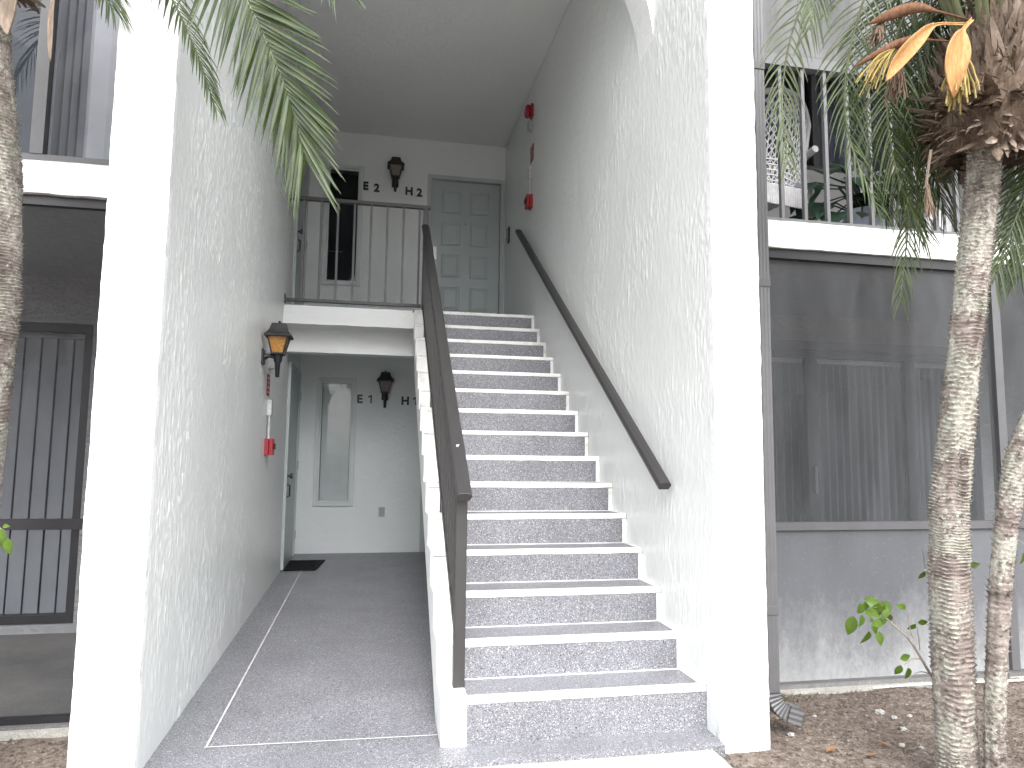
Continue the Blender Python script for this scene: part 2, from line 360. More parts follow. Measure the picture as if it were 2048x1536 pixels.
def wall_y(y0, y1, x0, x1, z0, z1, holes):
    """wall slab between y0 and y1 with rectangular holes (xa, xb, za, zb)"""
    xs = sorted({x0, x1, *[h[0] for h in holes], *[h[1] for h in holes]}); zs = sorted({z0, z1, *[h[2] for h in holes], *[h[3] for h in holes]})
    m = MB()
    inside = lambda a, b: any(h[0] <= a and b <= h[1] for h in holes)
    solid = [[not any(h[0] <= xs[i] and xs[i + 1] <= h[1] and h[2] <= zs[k] and zs[k + 1] <= h[3] for h in holes) for k in range(len(zs) - 1)] for i in range(len(xs) - 1)]
    S = lambda i, k: 0 <= i < len(xs) - 1 and 0 <= k < len(zs) - 1 and solid[i][k]
    for i in range(len(xs) - 1):
        for k in range(len(zs) - 1):
            if not solid[i][k]: continue
            a, b, c, d = xs[i], xs[i + 1], zs[k], zs[k + 1]
            m.add([(a, y0, c), (b, y0, c), (b, y0, d), (a, y0, d)], [(0, 1, 2, 3)]); m.add([(a, y1, c), (b, y1, c), (b, y1, d), (a, y1, d)], [(3, 2, 1, 0)])
            if not S(i - 1, k): m.add([(a, y0, c), (a, y1, c), (a, y1, d), (a, y0, d)], [(3, 2, 1, 0)])
            if not S(i + 1, k): m.add([(b, y0, c), (b, y1, c), (b, y1, d), (b, y0, d)], [(0, 1, 2, 3)])
            if not S(i, k - 1): m.add([(a, y0, c), (b, y0, c), (b, y1, c), (a, y1, c)], [(3, 2, 1, 0)])
            if not S(i, k + 1): m.add([(a, y0, d), (b, y0, d), (b, y1, d), (a, y1, d)], [(0, 1, 2, 3)])
    return m
def ring(m, x0, x1, z0, z1, y0, y1, w, wb=None):
    wb = w if wb is None else wb
    m.box(x0, x0 + w, y0, y1, z0, z1); m.box(x1 - w, x1, y0, y1, z0, z1)
    m.box(x0 + w, x1 - w, y0, y1, z1 - w, z1)
    if wb > 0: m.box(x0 + w, x1 - w, y0, y1, z0, z0 + wb)
    return m

# ------------------------------------------------------------------ plan constants
XL0, XL1 = -1.115, -.882           # left party wall
XR0, XR1 = 1.612, 1.854            # right party wall
YF = -.90                          # front of the party walls
YP = -.22                          # porch fronts
YA0, YA1 = -.205, .04              # arch wall
YB = 4.75                          # entry back wall
YPB = 1.63                         # porch back wall
TREAD, RISE, Y1, Z1 = .2711, .18, -.78, .2025
ZL = Z1 + 14 * RISE                # landing
YL = Y1 + 14 * TREAD
ZC = 5.31
zf = lambda y: .0192 * (y + .78)   # entry floor falls to the front

# ------------------------------------------------------------------ ground
def ground():
    xs = np.concatenate([[-400, -150, -60, -25, -10, -6, -4, -3], np.arange(-2.4, 4.8, .03), [5.2, 6, 8, 12, 25, 60, 150, 400]])
    ys = np.concatenate([[-400, -150, -60, -25, -10, -6, -4, -3], np.arange(-2.2, .3, .03), [.6, 1.5, 4, 10, 25, 60, 150, 400]])
    m = MB()
    for y in ys:
        for x in xs:
            z = -.065
            if -2.5 < x < 4.9 and -2.3 < y < .4:
                p = Vector((x, y, 0)); z += .016 * noise.noise(p * 2.3) + .008 * noise.noise(p * 9) + .005 * noise.noise(p * 24)
                if x > 1.86: z += .02 * max(0, min(1, (y + .9) / .6))
                if x < -1.1: z += .02 * max(0, min(1, (y + .8) / .4))
            m.v.append((float(x), float(y), z))
    n = len(xs)
    for j in range(len(ys) - 1):
        for i in range(n - 1): m.f.append((j * n + i, j * n + i + 1, (j + 1) * n + i + 1, (j + 1) * n + i))
    return structure(m.build('ground', 'dirt', smooth=80, fix=False))
ground()
wk = MB()
nx_, ny_ = 40, 120
for j in range(ny_ + 1):
    for i in range(nx_ + 1):
        y = -9 + (9 - .93) * j / ny_; xr = 1.55 + .02 * noise.noise(Vector((0, y * 3, 4)))
        x = -1.0 + (xr + 1.0) * i / nx_
        wk.v.append((x, y, -.022 + .003 * noise.noise(Vector((x, y, 0)) * 3)))
for j in range(ny_):
    for i in range(nx_): wk.f.append((j * (nx_ + 1) + i, j * (nx_ + 1) + i + 1, (j + 1) * (nx_ + 1) + i + 1, (j + 1) * (nx_ + 1) + i))
structure(wk.build('walkway', 'walk', smooth=80, fix=False))
MB().box(1.50, 1.548, -9, -.95, -.12, -.026).build('walkway_edge', 'walk').parent = bpy.data.objects['walkway']

fl = MB()
prof = [(-.955, -.0075)] + [(y, zf(y)) for y in (-.93, -.5, 0, 1, 2, 3, 4, YB)]
fl.extrude([(-.955, -.2)] + prof + [(YB, -.2)], 'x', XL1 + .002, XR0 - .002)
floor = structure(fl.build('entry_floor', 'flake'))
pl = MB()
def fline(a, b, w=.009):
    a = Vector((*a, 0)); b = Vector((*b, 0)); t = (b - a).normalized(); s = Vector((-t.y, t.x, 0)) * w / 2
    q = [a + s, b + s, b - s, a - s]; pl.add([(p.x, p.y, zf(p.y) + .004) for p in q], [(0, 1, 2, 3)])
fline((-.672, -.62), (-.672, 4.3)); fline((-.68, -.627), (.345, -.655))
pl.build('painted_line', 'linepaint', floor, fix=False); pl = MB()
cx_, cy_ = .55, 3.85
for r_ in (.62, .54):
    pts = [(cx_ - r_, cy_), (cx_, cy_ + r_ * .75), (cx_ + r_, cy_), (cx_, cy_ - r_ * .75)]
    for k in range(4): fline(pts[k], pts[(k + 1) % 4], .010)
pl.build('painted_line', 'wornline', floor, fix=False)

# ------------------------------------------------------------------ building shell
bld = thing('apartment_building', 'white stucco two storey apartment building around an arched open stairwell', 'building', (0, 0, 0))
tag(rough_box(XL0, XL1 - .008, YF, YB + .2, -.2, 6.1, .05, .0035).build('wall', 'side', bld, 45), 'left party wall with dripped white stucco beside the ground floor corridor')
tag(rough_box(XR0 + .008, XR1, YF, YB + .2, -.2, 6.1, .05, .0035).build('wall', 'side', bld, 45), 'right party wall with white stucco along the stairs')
# hand-dripped stucco coat on the inner faces: real relief, one displaced sheet per wall
def vnoise(u, v, seed):
    iu = np.floor(u).astype(np.int64); iv = np.floor(v).astype(np.int64); fu = u - iu; fv = v - iv
    fu = fu * fu * (3 - 2 * fu); fv = fv * fv * (3 - 2 * fv)
    def H(a, b):
        h = (a * 374761393 + b * 668265263 + seed * 1274126177) & 0xffffffff; h = ((h ^ (h >> 13)) * 1103515245) & 0xffffffff; return ((h ^ (h >> 16)) & 0xffff) / 65535.
    return (H(iu, iv) * (1 - fu) + H(iu + 1, iv) * fu) * (1 - fv) + (H(iu, iv + 1) * (1 - fu) + H(iu + 1, iv + 1) * fu) * fv
def fbm(u, v, seed, o=3): return sum(vnoise(u * 2 ** k, v * 2 ** k, seed + k) * .5 ** k for k in range(o)) / sum(.5 ** k for k in range(o))
def sstep(a, b, x): t = np.clip((x - a) / (b - a), 0, 1); return t * t * (3 - 2 * t)
def stucco_coat(xw, sgn, y0, y1, z0, z1, seed):
    ys = [y0]
    while ys[-1] < y1: ys.append(ys[-1] + .0055 + .0012 * max(0, ys[-1] - y0))
    ys = np.array(ys); ys[-1] = y1; zs = np.linspace(z0, z1, int((z1 - z0) / .0125)); Y, Z = np.meshgrid(ys, zs)
    wy = Y + .012 * (fbm(Y * 9, Z * 5, seed + 50, 2) - .5) * 2; wz = Z + .05 * (fbm(Y * 8, Z * 6, seed + 60, 2) - .5)
    a = fbm(wy * 66, wz * 13, seed, 2); b = fbm(wy * 84, wz * 24, seed + 9, 2); c = fbm(Y * 2.2, Z * 1.6, seed + 20, 3); d = fbm(wy * 42, wz * 30, seed + 31, 2)
    strokes = sstep(.52, .60, a) * (1 - .75 * sstep(.64, .72, a)) ; fine = sstep(.55, .64, b); blob = sstep(.60, .68, d)
    h = (.0017 * strokes + .0016 * fine + .0013 * blob) * (.45 + .75 * sstep(.35, .62, c)) + .002 * (fbm(Y * 5, Z * 4, seed + 70, 2) - .5)
    X = xw + sgn * (.0015 + h)
    n, mrow = len(ys), len(zs); co = np.stack([X, Y, Z], -1).reshape(-1, 3).astype(np.float32)
    ii = (np.arange(mrow - 1)[:, None] * n + np.arange(n - 1)[None, :]).ravel(); q = np.stack([ii, ii + 1, ii + n + 1, ii + n], -1)
    if sgn < 0: q = q[:, ::-1]
    me = bpy.data.meshes.new('stucco_coat'); me.vertices.add(len(co)); me.vertices.foreach_set('co', co.ravel()); me.loops.add(q.size); me.loops.foreach_set('vertex_index', np.ascontiguousarray(q).ravel().astype(np.int32))
    me.polygons.add(len(q)); me.polygons.foreach_set('loop_start', np.arange(0, q.size, 4, dtype=np.int32)); me.update(calc_edges=True); me.validate()
    me.polygons.foreach_set('use_smooth', np.ones(len(q), dtype=bool)); me.materials.append(M['coat']); return link('stucco_coat', me, bld)
stucco_coat(XL1, 1, YF + .004, YB - .002, zf(YF) - .01, 5.305, 3); stucco_coat(XR0, -1, YF + .004, YB - .002, -.08, 5.305, 11)
# front faces of the two walls: smoother knockdown coat, a few millimetres proud
rough_box(XL0 - .004, XL1 + .003, YF - .012, YF + .03, -.2, 6.1, .02, .0035).build('wall_face', 'front', bld, 45)
rough_box(XR0 - .003, XR1 + .004, YF - .012, YF + .03, -.2, 6.1, .02, .0035).build('wall_face', 'front', bld, 45)
# entry back wall with door and window openings, both storeys
DX0, DX1 = .60, 1.596
WX0, WX1 = -.632, -.243
bw = wall_y(YB, YB + .2, XL1 + .001, XR0 - .001, -.2, 6.0, [(DX0, DX1, zf(YB), 2.20), (DX0, DX1, ZL, 4.86), (WX0, WX1, .70, 2.155), (WX0, WX1, 3.385, 4.84)])
tag(bw.build('wall', 'backwall', bld), 'entry back wall with white stucco around doors and narrow windows')
rough_box(XL1 + .003, XR0 - .003, YA1 + .01, YB - .002, ZC, ZC + .15, .3, .002).build('ceiling', 'ceil', bld, 45)
# landing slab, beam below
ls = MB()
ls.extrude([(XL1 + .002, YL), (.374, YL), (.374, YL + .002), (XR0 - .002, YL + .002), (XR0 - .002, YB - .002), (XL1 + .002, YB - .002)], 'z', 2.54, ZL - .001)
ls.build('landing_slab', 'front', bld)
rough_box(XL1 + .004, .374, YL - .03, YL - .004, 2.535, ZL - .03, .03, .003).build('slab_face', 'front', bld, 45)
rough_box(XL1 + .004, .50, YL + .27, YL + .45, 2.30, 2.54, .05, .003).build('beam', 'front', bld, 45)
MB().box(XL1 + .004, XR0 - .004, YL + .004, YB - .004, ZL, ZL + .006).build('landing_floor', 'flake', bld)
# arch wall
def arch():
    m = MB(); c = (XL1 + XR0) / 2; rx = (XR0 - XL1) / 2; zs = 3.75; rz = rx; n = 64
    P = []
    for k in range(n + 1):
        a = math.pi * k / n; P.append((c + rx * math.cos(a) * .9995, zs + rz * math.sin(a)))
    for y in (YA0, YA1):
        o = len(m.v)
        for x, z in P: m.v += [(x, y, z), (x, y, 6.0)]
        for k in range(n): m.f.append((o + 2 * k, o + 2 * k + 2, o + 2 * k + 3, o + 2 * k + 1))
    o2 = 2 * (n + 1)
    for k in range(n): m.f.append((2 * k, 2 * k + 2, o2 + 2 * k + 2, o2 + 2 * k))
    return m
arch().build('arch', 'front', bld, 40)
# roof, rear and side shell
MB().box(-7, 9, YF - .3, 9, 6.08, 6.25).build('roof', 'roof', bld)
MB().box(-7, 9, 8.8, 9.0, -.2, 6.08).build('wall', 'room', bld)
MB().box(-7, -6.8, YP, 8.8, -.2, 6.08).build('wall', 'front', bld); MB().box(8.8, 9, YP, 8.8, -.2, 6.08).build('wall', 'front', bld)
# left and right storeys: floors, slabs, porch back walls
for x0, x1 in ((-6.8, XL0 - .001), (XR1 + .001, 8.8)):
    left = x0 < 0
    structure(MB().box(x0, x1, YP - .01, YPB, -.2, .0 if left else -.01).build('porch_floor', 'porchfloor'))
    MB().box(x0, x1, YPB + .15, 8.8, -.2, .05).build('room_floor', 'porchfloor', bld)
    rough_box(x0, x1, YP - .012, YP + .06, 2.57, 2.738, .04 if abs(x1 - x0) < 8 else .06, .0035).build('slab_band', 'front', bld, 45)
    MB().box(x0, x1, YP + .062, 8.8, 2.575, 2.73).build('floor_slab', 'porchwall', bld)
    hl = [(-4.4, -2.05, .06, 2.22)] if left else [(3.0, 5.6, .06, 2.26), (2.5, 5.6, 3.95, 4.95)]
    if left: hl = [(-4.4, -2.05, .06, 2.22)]
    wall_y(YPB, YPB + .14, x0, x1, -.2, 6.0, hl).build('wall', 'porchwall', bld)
for bx in ((-6.8, -3.202, 2.739, 6.08), (-3.202, XL0 - .001, 5.202, 6.08), (-6.8, -4.53, .001, 2.569), (6.502, 8.8, 2.739, 6.08), (6.502, 8.8, -.005, 2.569)): MB().box(bx[0], bx[1], YP + .001, YP + .1, bx[2], bx[3]).build('wall', 'front', bld)
structure(MB().box(XR1, 8.8, YP - .05, YP + .07, -.2, -.03).build('porch_curb', 'curb'))
structure(MB().box(-6.8, XL0, YP - .04, YP - .011, -.2, -.012).build('porch_curb', 'curb'))

# ------------------------------------------------------------------ doors and windows of the entry (parts of the building)
def entry_door(z0, z1, label):
    d = MB(); d.box(DX0 + .052, DX1 - .052, YB + .045, YB + .085, z0 + .012, z1 - .052)
    dr = tag(d.build('door', 'door', bld, bevel=.003), label)
    fr = ring(MB(), DX0 - .001, DX1 + .001, z0, z1 + .001, YB - .014, YB + .10, .05, 0); fr.build('door_frame', 'trim', dr)
    w = DX1 - DX0 - .104; xa = DX0 + .052
    pw = .243; gap = .125; mx_ = (w - 2 * pw - gap) / 2
    rows = [(z1 - .052 - .115 - .31 - k * .423) for k in range(4)]
    for zz in rows:
        for c in (0, 1):
            x = xa + mx_ + c * (pw + gap)
            p = MB()
            # moulded frame: sunk groove and raised field
            o = [(x, zz), (x + pw, zz), (x + pw, zz + .31), (x, zz + .31)]
            def rect(i, y): return [(x + i, y, zz + i), (x + pw - i, y, zz + i), (x + pw - i, y, zz + .31 - i), (x + i, y, zz + .31 - i)]
            lv = [rect(0, YB + .0445), rect(.004, YB + .036), rect(.018, YB + .0425), rect(.026, YB + .0435), rect(.05, YB + .037)]
            vs_ = [q for L in lv for q in L]; fs_ = []
            for k in range(len(lv) - 1):
                for j in range(4): fs_.append((4 * k + j, 4 * k + (j + 1) % 4, 4 * k + 4 + (j + 1) % 4, 4 * k + 4 + j))
            fs_.append((16, 17, 18, 19)); p.add(vs_, fs_).build('panel', 'door', dr)
    k = MB(); k.box(xa + .035, xa + .085, YB + .025, YB + .045, z0 + 1.02, z0 + 1.20); k.box(xa + .045, xa + .075, YB + .005, YB + .025, z0 + .94, z0 + .99); k.build('keypad_lock', 'steel', dr, bevel=.004)
    for hz in (.25, 1.05, 1.8): MB().tube([(DX1 - .05, YB + .03, z0 + hz), (DX1 - .05, YB + .03, z0 + hz + .09)], .008).build('hinge', 'trim', dr)
    MB().tube([(xa + w / 2, YB + .043, z0 + 1.52), (xa + w / 2, YB + .036, z0 + 1.52)], .008, 10).build('peephole', 'hardware', dr)
    MB().box(DX0, DX1, YB + .09, YB + .19, z0, z1).build('door_back', 'room', dr)
entry_door(ZL + .006, 4.855, 'grey green moulded panel door at the top of the stairs')
entry_door(zf(YB) + .004, 2.195, 'grey green moulded panel door mostly hidden behind the stairs')
def side_door(z0, label):
    ya, yb, zt = 3.62, 4.66, z0 + 2.14
    d = MB().box(XL1 - .02, XL1 + .014, ya + .05, yb - .05, z0 + .012, zt - .05)
    dr = tag(d.build('door', 'door', bld), label)
    f = MB()
    f.box(XL1 - .01, XL1 + .03, ya, ya + .05, z0, zt); f.box(XL1 - .01, XL1 + .03, yb - .05, yb, z0, zt); f.box(XL1 - .01, XL1 + .03, ya + .05, yb - .05, zt - .05, zt); f.build('door_frame', 'trim', dr)
    k = MB().tube([(XL1 + .014, ya + .12, z0 + .95), (XL1 + .05, ya + .12, z0 + .95)], .012); k.tube([(XL1 + .05, ya + .12, z0 + .95), (XL1 + .075, ya + .12, z0 + .95)], .028, 12)
    k.tube([(XL1 + .02, ya + .12, z0 + .86), (XL1 + .05, ya + .12, z0 + .85), (XL1 + .05, ya + .12, z0 + .74), (XL1 + .02, ya + .12, z0 + .73)], .009)
    k.build('door_handle', 'hardware', dr, 40)
    for hz in (.2, 1.0, 1.8): MB().tube([(XL1 + .036, yb - .06, z0 + hz), (XL1 + .036, yb - .06, z0 + hz + .1)], .009).build('hinge', 'trim', dr)
side_door(zf(4.1) + .003, 'grey green door in the left wall of the ground floor corridor')
side_door(ZL + .007, 'grey green door in the left wall of the upper landing')
def entry_window(z0, z1, label, blinds):
    f = ring(MB(), WX0 - .04, WX1 + .04, z0 - .04, z1 + .04, YB - .022, YB - .003, .045)
    w = tag(f.build('window', 'paletrim', bld, bevel=.003), label)
    ring(MB(), WX0 + .001, WX1 - .001, z0 + .001, z1 - .001, YB + .0, YB + .05, .022).build('frame', 'paletrim', w)
    MB().sheet(WX0 + .022, WX1 - .022, YB + .02, z0 + .022, z1 - .022).build('pane', 'glass' if blinds else 'darkglass', w, fix=False)
    MB().box(WX0, WX1, YB + .19, YB + .199, z0, z1).build('room_back', 'room' if blinds else 'black', w)
    if blinds:
        n = 46
        for k in range(n):
            z = z0 + .03 + (z1 - z0 - .09) * k / (n - 1)
            MB().add([(WX0 + .03, YB + .062, z + .0165), (WX1 - .03, YB + .062, z + .0165), (WX1 - .03, YB + .070, z - .0165), (WX0 + .03, YB + .070, z - .0165)], [(0, 1, 2, 3)]).build('blind_slat', 'slat', w, fix=False)
        MB().box(WX0 + .025, WX1 - .025, YB + .05, YB + .075, z1 - .055, z1 - .025).build('head_rail', 'slat', w)
    else:
        MB().box(WX0 + .03, WX0 + .20, YB + .08, YB + .084, z0 + .40, z0 + .412).build('light_gap', 'shell', w)
entry_window(.70, 2.155, 'tall narrow lower window with a closed mini blind', True)
entry_window(3.385, 4.84, 'tall narrow upper window with dark glass', False)

# ------------------------------------------------------------------ staircase
SX0, SX1 = .345, XR0 - .002
stair = thing('staircase', 'straight flight of grey speckled steps with white painted nosings', 'staircase', (1, Y1, 0))
def bot(y): return .664 * y + .335
SK = lambda y: .009 * (y + .78)
prof = []
side = MB(); poly = [(Y1, zf(Y1) - .02)]
for n in range(14):
    y = Y1 + n * TREAD; z = Z1 + n * RISE
    poly += [(y, z), (y + TREAD, z)]
poly += [(YL, 2.54), (YL - .05, bot(YL - .05) + .15), (YL - .5, bot(YL - .5)), (-.44, bot(-.44)), (-.50, zf(-.5) - .02)]
nn_ = len(poly)
# irregular hand-trowelled outer side
sp = [(y + .004 * noise.noise(Vector((y * 9, z * 9, 1))), z + .004 * noise.noise(Vector((y * 9, z * 9, 7)))) for y, z in poly]
side.extrude(sp, 'x', SX0 - .008, SX0 + .006)
side.v = [(x + SK(y), y, z) for x, y, z in side.v]
side.build('stringer', 'front', stair, bevel=.003)
und = MB()
poly2 = []
for n in range(14):
    y = Y1 + n * TREAD; z = Z1 + n * RISE - RISE - .001
    if n == 0: poly2 += [(-.3, zf(-.3)), (Y1 + TREAD, zf(-.5) + .0)]; continue
    poly2 += [(y + .003, z), (y + TREAD, z)]
poly2 = [(-.50, zf(-.5) - .012)] + [(Y1 + TREAD + .003, zf(-.5) - .01)] + poly2[3:]
poly2 += [(YL, 2.54), (YL - .05, bot(YL - .05) + .15), (YL - .5, bot(YL - .5)), (-.44, bot(-.44))]
und.extrude(poly2, 'x', SX0 + .006, SX1); und.v = [(x + (SK(y) if x < 1 else 0), y, z) for x, y, z in und.v]
und.build('soffit', 'front', stair)
for n in range(15):
    y = Y1 + n * TREAD; z = Z1 + n * RISE; zb = z - RISE if n else zf(Y1) - .02
    j = lambda a=.0015: random.uniform(-a, a)
    SX0 = .345 + SK(y + .13)
    if n < 14:
        st = MB().box(SX0 + .006, SX1, y, y + TREAD - .0005, zb, z).build('step', 'flake', stair)
    else:
        st = MB().box(.36, SX1, y - .02, y + .0015, zb, z + .0055).build('step', 'flake', stair)
        z += .0055; y -= .02
    # white nosing: rounded strip over the edge, slightly uneven
    X0, X1 = SX0 - .004, SX1 - .004
    segs = 40; m = MB(); cs = []
    dn = .028 + j(.003)
    for k in range(segs + 1):
        x = X0 + (X1 - X0) * k / segs; e = .0016 * noise.noise(Vector((x * 5, n * 3.7, 0))); e2 = .003 * noise.noise(Vector((x * 7, n * 2.1, 5)))
        m.v += [(x, y - .003, z - dn + e2), (x, y - .006 + e, z - .011), (x, y - .003 + e, z - .001), (x, y + .006, z + .004 + e), (x, y + .027 + e2, z + .004)]
    for k in range(segs):
        for q in range(4): m.f.append((k * 5 + q, k * 5 + 5 + q, k * 5 + 6 + q, k * 5 + 1 + q))
    m.build('nosing', 'white', st, 60, fix=False)
    e = MB()
    if n == 14: e.box(.352, .47, y - .0034, y, zb + .001, z - .028)
    zl0 = zb + (.0 if n else .0)
    if n < 14:
        # left painted band: riser and tread, right painted margin, back line
        e.box(SX0 - .003, SX0 + .108 + j(.004), y - .0032, y, zl0 + .001, z - .03); e.box(SX0 - .003, SX0 + .108 + j(.004), y + .024, y + TREAD - .001, z, z + .0034)
        e.box(SX1 - .10, SX1 - .003, y - .001, y, zl0 + .001, zl0 + .002)
        e.box(SX0 + .11, SX1 - .03, y + TREAD - .012, y + TREAD - .0035, z, z + .003)
        e.box(SX1 - .026 + j(), SX1 - .002, y + .036, y + TREAD - .001, z, z + .0032)
    if n: e.box(SX1 - .028 + j(.002), SX1 - .002, y - .0031, y, zl0 + .001, z - .03)
    e.build('painted_edge', 'white', st)

# ------------------------------------------------------------------ railings
rl = thing('stair_railing', 'dark brown grey metal railing down the open side of the stairs', 'railing', (.44, -.61, Z1))
a = Vector((.430, -.735, 1.092)); b = Vector((.466, 2.985, 3.592))
def cap_rail(a, b, w=.078, h=.045):
    t = (b - a).normalized(); s_ = t.cross(Vector((0, 0, 1))).normalized(); u = s_.cross(t)
    pr = [(-.5, .05), (-.36, -.5), (.36, -.5), (.5, .05), (.38, .38), (.0, .5), (-.38, .38)]
    # end cut plumb
    m = MB(); n = len(pr)
    for p in (a, b):
        for i, k in pr: m.v.append(tuple(p + s_ * i * w + u * k * h))
    m.f += [tuple(range(n)), tuple(range(2 * n - 1, n - 1, -1))] + [(i, n + i, n + (i + 1) % n, (i + 1) % n) for i in range(n)]
    return m
cap_rail(a, b).build('handrail', 'rail', rl, bevel=.002)
dirR = (b - a).normalized()
onrail = lambda y: a + (b - a) * ((y - a.y) / (b.y - a.y))
p0 = onrail(-.62)
MB().box(p0.x - .027, p0.x + .027, -.647, -.593, Z1 + .004, p0.z - .015).build('newel_post', 'rail', rl, bevel=.002)
# sloped lower rail
lo0 = Vector((p0.x - .004, -.60, .405)); lo1 = Vector((.462, 2.94, .405 + .664 * 3.54))
MB().bar(lo0, lo1, .030, .035).build('bottom_rail', 'rail', rl)
y = -.50
while y < 2.92:
    p = onrail(y); zl = lo0.z + .664 * (y + .60)
    MB().box(p.x - .012, p.x + .012, y - .012, y + .012, zl + .012, p.z - .018).build('baluster', 'rail', rl)
    y += TREAD / 2
for n in (4, 8, 12):
    y = Y1 + n * TREAD + .15; p = onrail(y); MB().box(p.x - .013, p.x + .013, y - .013, y + .013, Z1 + n * RISE + .004, lo0.z + .664 * (y + .6) - .012).build('support_leg', 'rail', rl)
p1 = Vector((.472, YL + .015, 0))
MB().box(p1.x - .025, p1.x + .025, YL - .012, YL + .038, ZL + .007, 3.78).build('newel_post', 'rail', rl, bevel=.002)

lr = thing('landing_railing', 'grey metal picket railing along the upper landing edge', 'railing', (-.2, YL, ZL))
yr = YL + .02
MB().box(XL1 + .012, .515, yr - .022, yr + .022, 3.784, 3.822).build('top_rail', 'rail', lr, bevel=.004)
MB().box(XL1 + .004, .44, yr - .018, yr + .018, 2.762, 2.792).build('bottom_rail', 'rail', lr, bevel=.002)
MB().box(XL1 + .002, XL1 + .012, yr - .03, yr + .03, 3.76, 3.85).build('wall_flange', 'rail', lr); MB().box(XL1 + .002, XL1 + .012, yr - .03, yr + .03, 2.74, 2.83).build('wall_flange', 'rail', lr)
for k in range(8):
    x = -.725 + k * .162
    MB().box(x - .0105, x + .0105, yr - .0105, yr + .0105, 2.792, 3.784).build('baluster', 'baluster', lr)

hr = thing('wall_handrail', 'dark brown grey handrail fixed to the right stair wall', 'handrail', (1.55, -.44, 1.1))
ha, hb = Vector((XR0 - .066, -.455, 1.135)), Vector((XR0 - .066, 3.56, 3.80))
cap_rail(ha, hb, .078, .05).build('rail', 'rail', hr, bevel=.002)
for t in (.06, .37, .68, .95):
    p = ha.lerp(hb, t); MB().tube([p - Vector((0, 0, .02)), p - Vector((.0, 0, .06)), p + Vector((.064, 0, -.07))], .008).build('bracket', 'rail', hr)

# ------------------------------------------------------------------ wall lanterns
def lantern(loc, rot, label, glass_mat, group='carriage wall lanterns'):
    """origin on the wall at bracket height, +y out of the wall"""
    T = Matrix.Translation(loc) @ Matrix.Rotation(rot, 4, 'Z')
    g = thing('wall_lantern', label, 'lantern', loc, group)
    oy = .125
    q = math.sqrt(2)
    def sq(prof, c): return MB().lathe([(r * q, z) for r, z in prof], c, 4, True)
    MB().box(-.04, .04, .001, .022, -.06, .06).xf(T).build('back_plate', 'black', g, bevel=.004)
    MB().tube([(0, .02, 0), (0, .06, .012), (0, .10, .0), (0, oy, .01)], [.026, .017, .016, .022], 10).xf(T).build('arm', 'black', g, 50)
    MB().lathe([(.012, -.16), (.016, -.155), (.020, -.05), (.032, -.03), (.034, .0), (.045, .02)], (0, oy, 0), 12).xf(T).build('tail', 'black', g, 40)
    sq([(.045, .018), (.052, .024), (.052, .034), (.045, .036)], (0, oy, 0)).xf(T).build('tray', 'black', g)
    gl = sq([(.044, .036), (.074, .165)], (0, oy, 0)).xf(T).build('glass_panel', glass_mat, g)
    fr = MB()
    for i in (-1, 1):
        for k in (-1, 1): fr.bar((i * .046, oy + k * .046, .034), (i * .077, oy + k * .077, .168), .013, .013, (i, 0, .2))
    fr.xf(T).build('frame', 'black', g)
    sq([(.098, .158), (.104, .165), (.104, .175), (.094, .183), (.074, .20), (.060, .225), (.053, .25), (.050, .268), (.046, .27)], (0, oy, 0)).xf(T).build('cap', 'lampcap', g)
    rb = MB()
    for i in range(-3, 4):
        for s_ in (-1, 1):
            x = i / 3 * .9
            pr = [(.098, .178), (.075, .203), (.061, .227), (.054, .252), (.051, .268)]
            rb.tube([(x * r, oy + s_ * (r + .001), z) for r, z in pr], .0022, 4); rb.tube([(s_ * (r + .001), oy + x * r, z) for r, z in pr], .0022, 4)
    rb.xf(T).build('rib', 'lampcap', g)
    MB().lathe([(.007, .268), (.007, .278), (.011, .284), (.006, .294)], (0, oy, 0), 8).xf(T).build('finial', 'black', g)
    return g
lantern((XL1, 1.80, 2.045), -math.pi / 2, 'black carriage lantern with amber glass on the left corridor wall', 'amber')
lantern((.188, YB, 4.705), math.pi, 'black carriage lantern between E2 and H2 on the upper back wall', 'ambershaded')
lantern((.136, YB, 2.0), math.pi, 'black carriage lantern between E1 and H1 on the lower back wall', 'ambershaded')

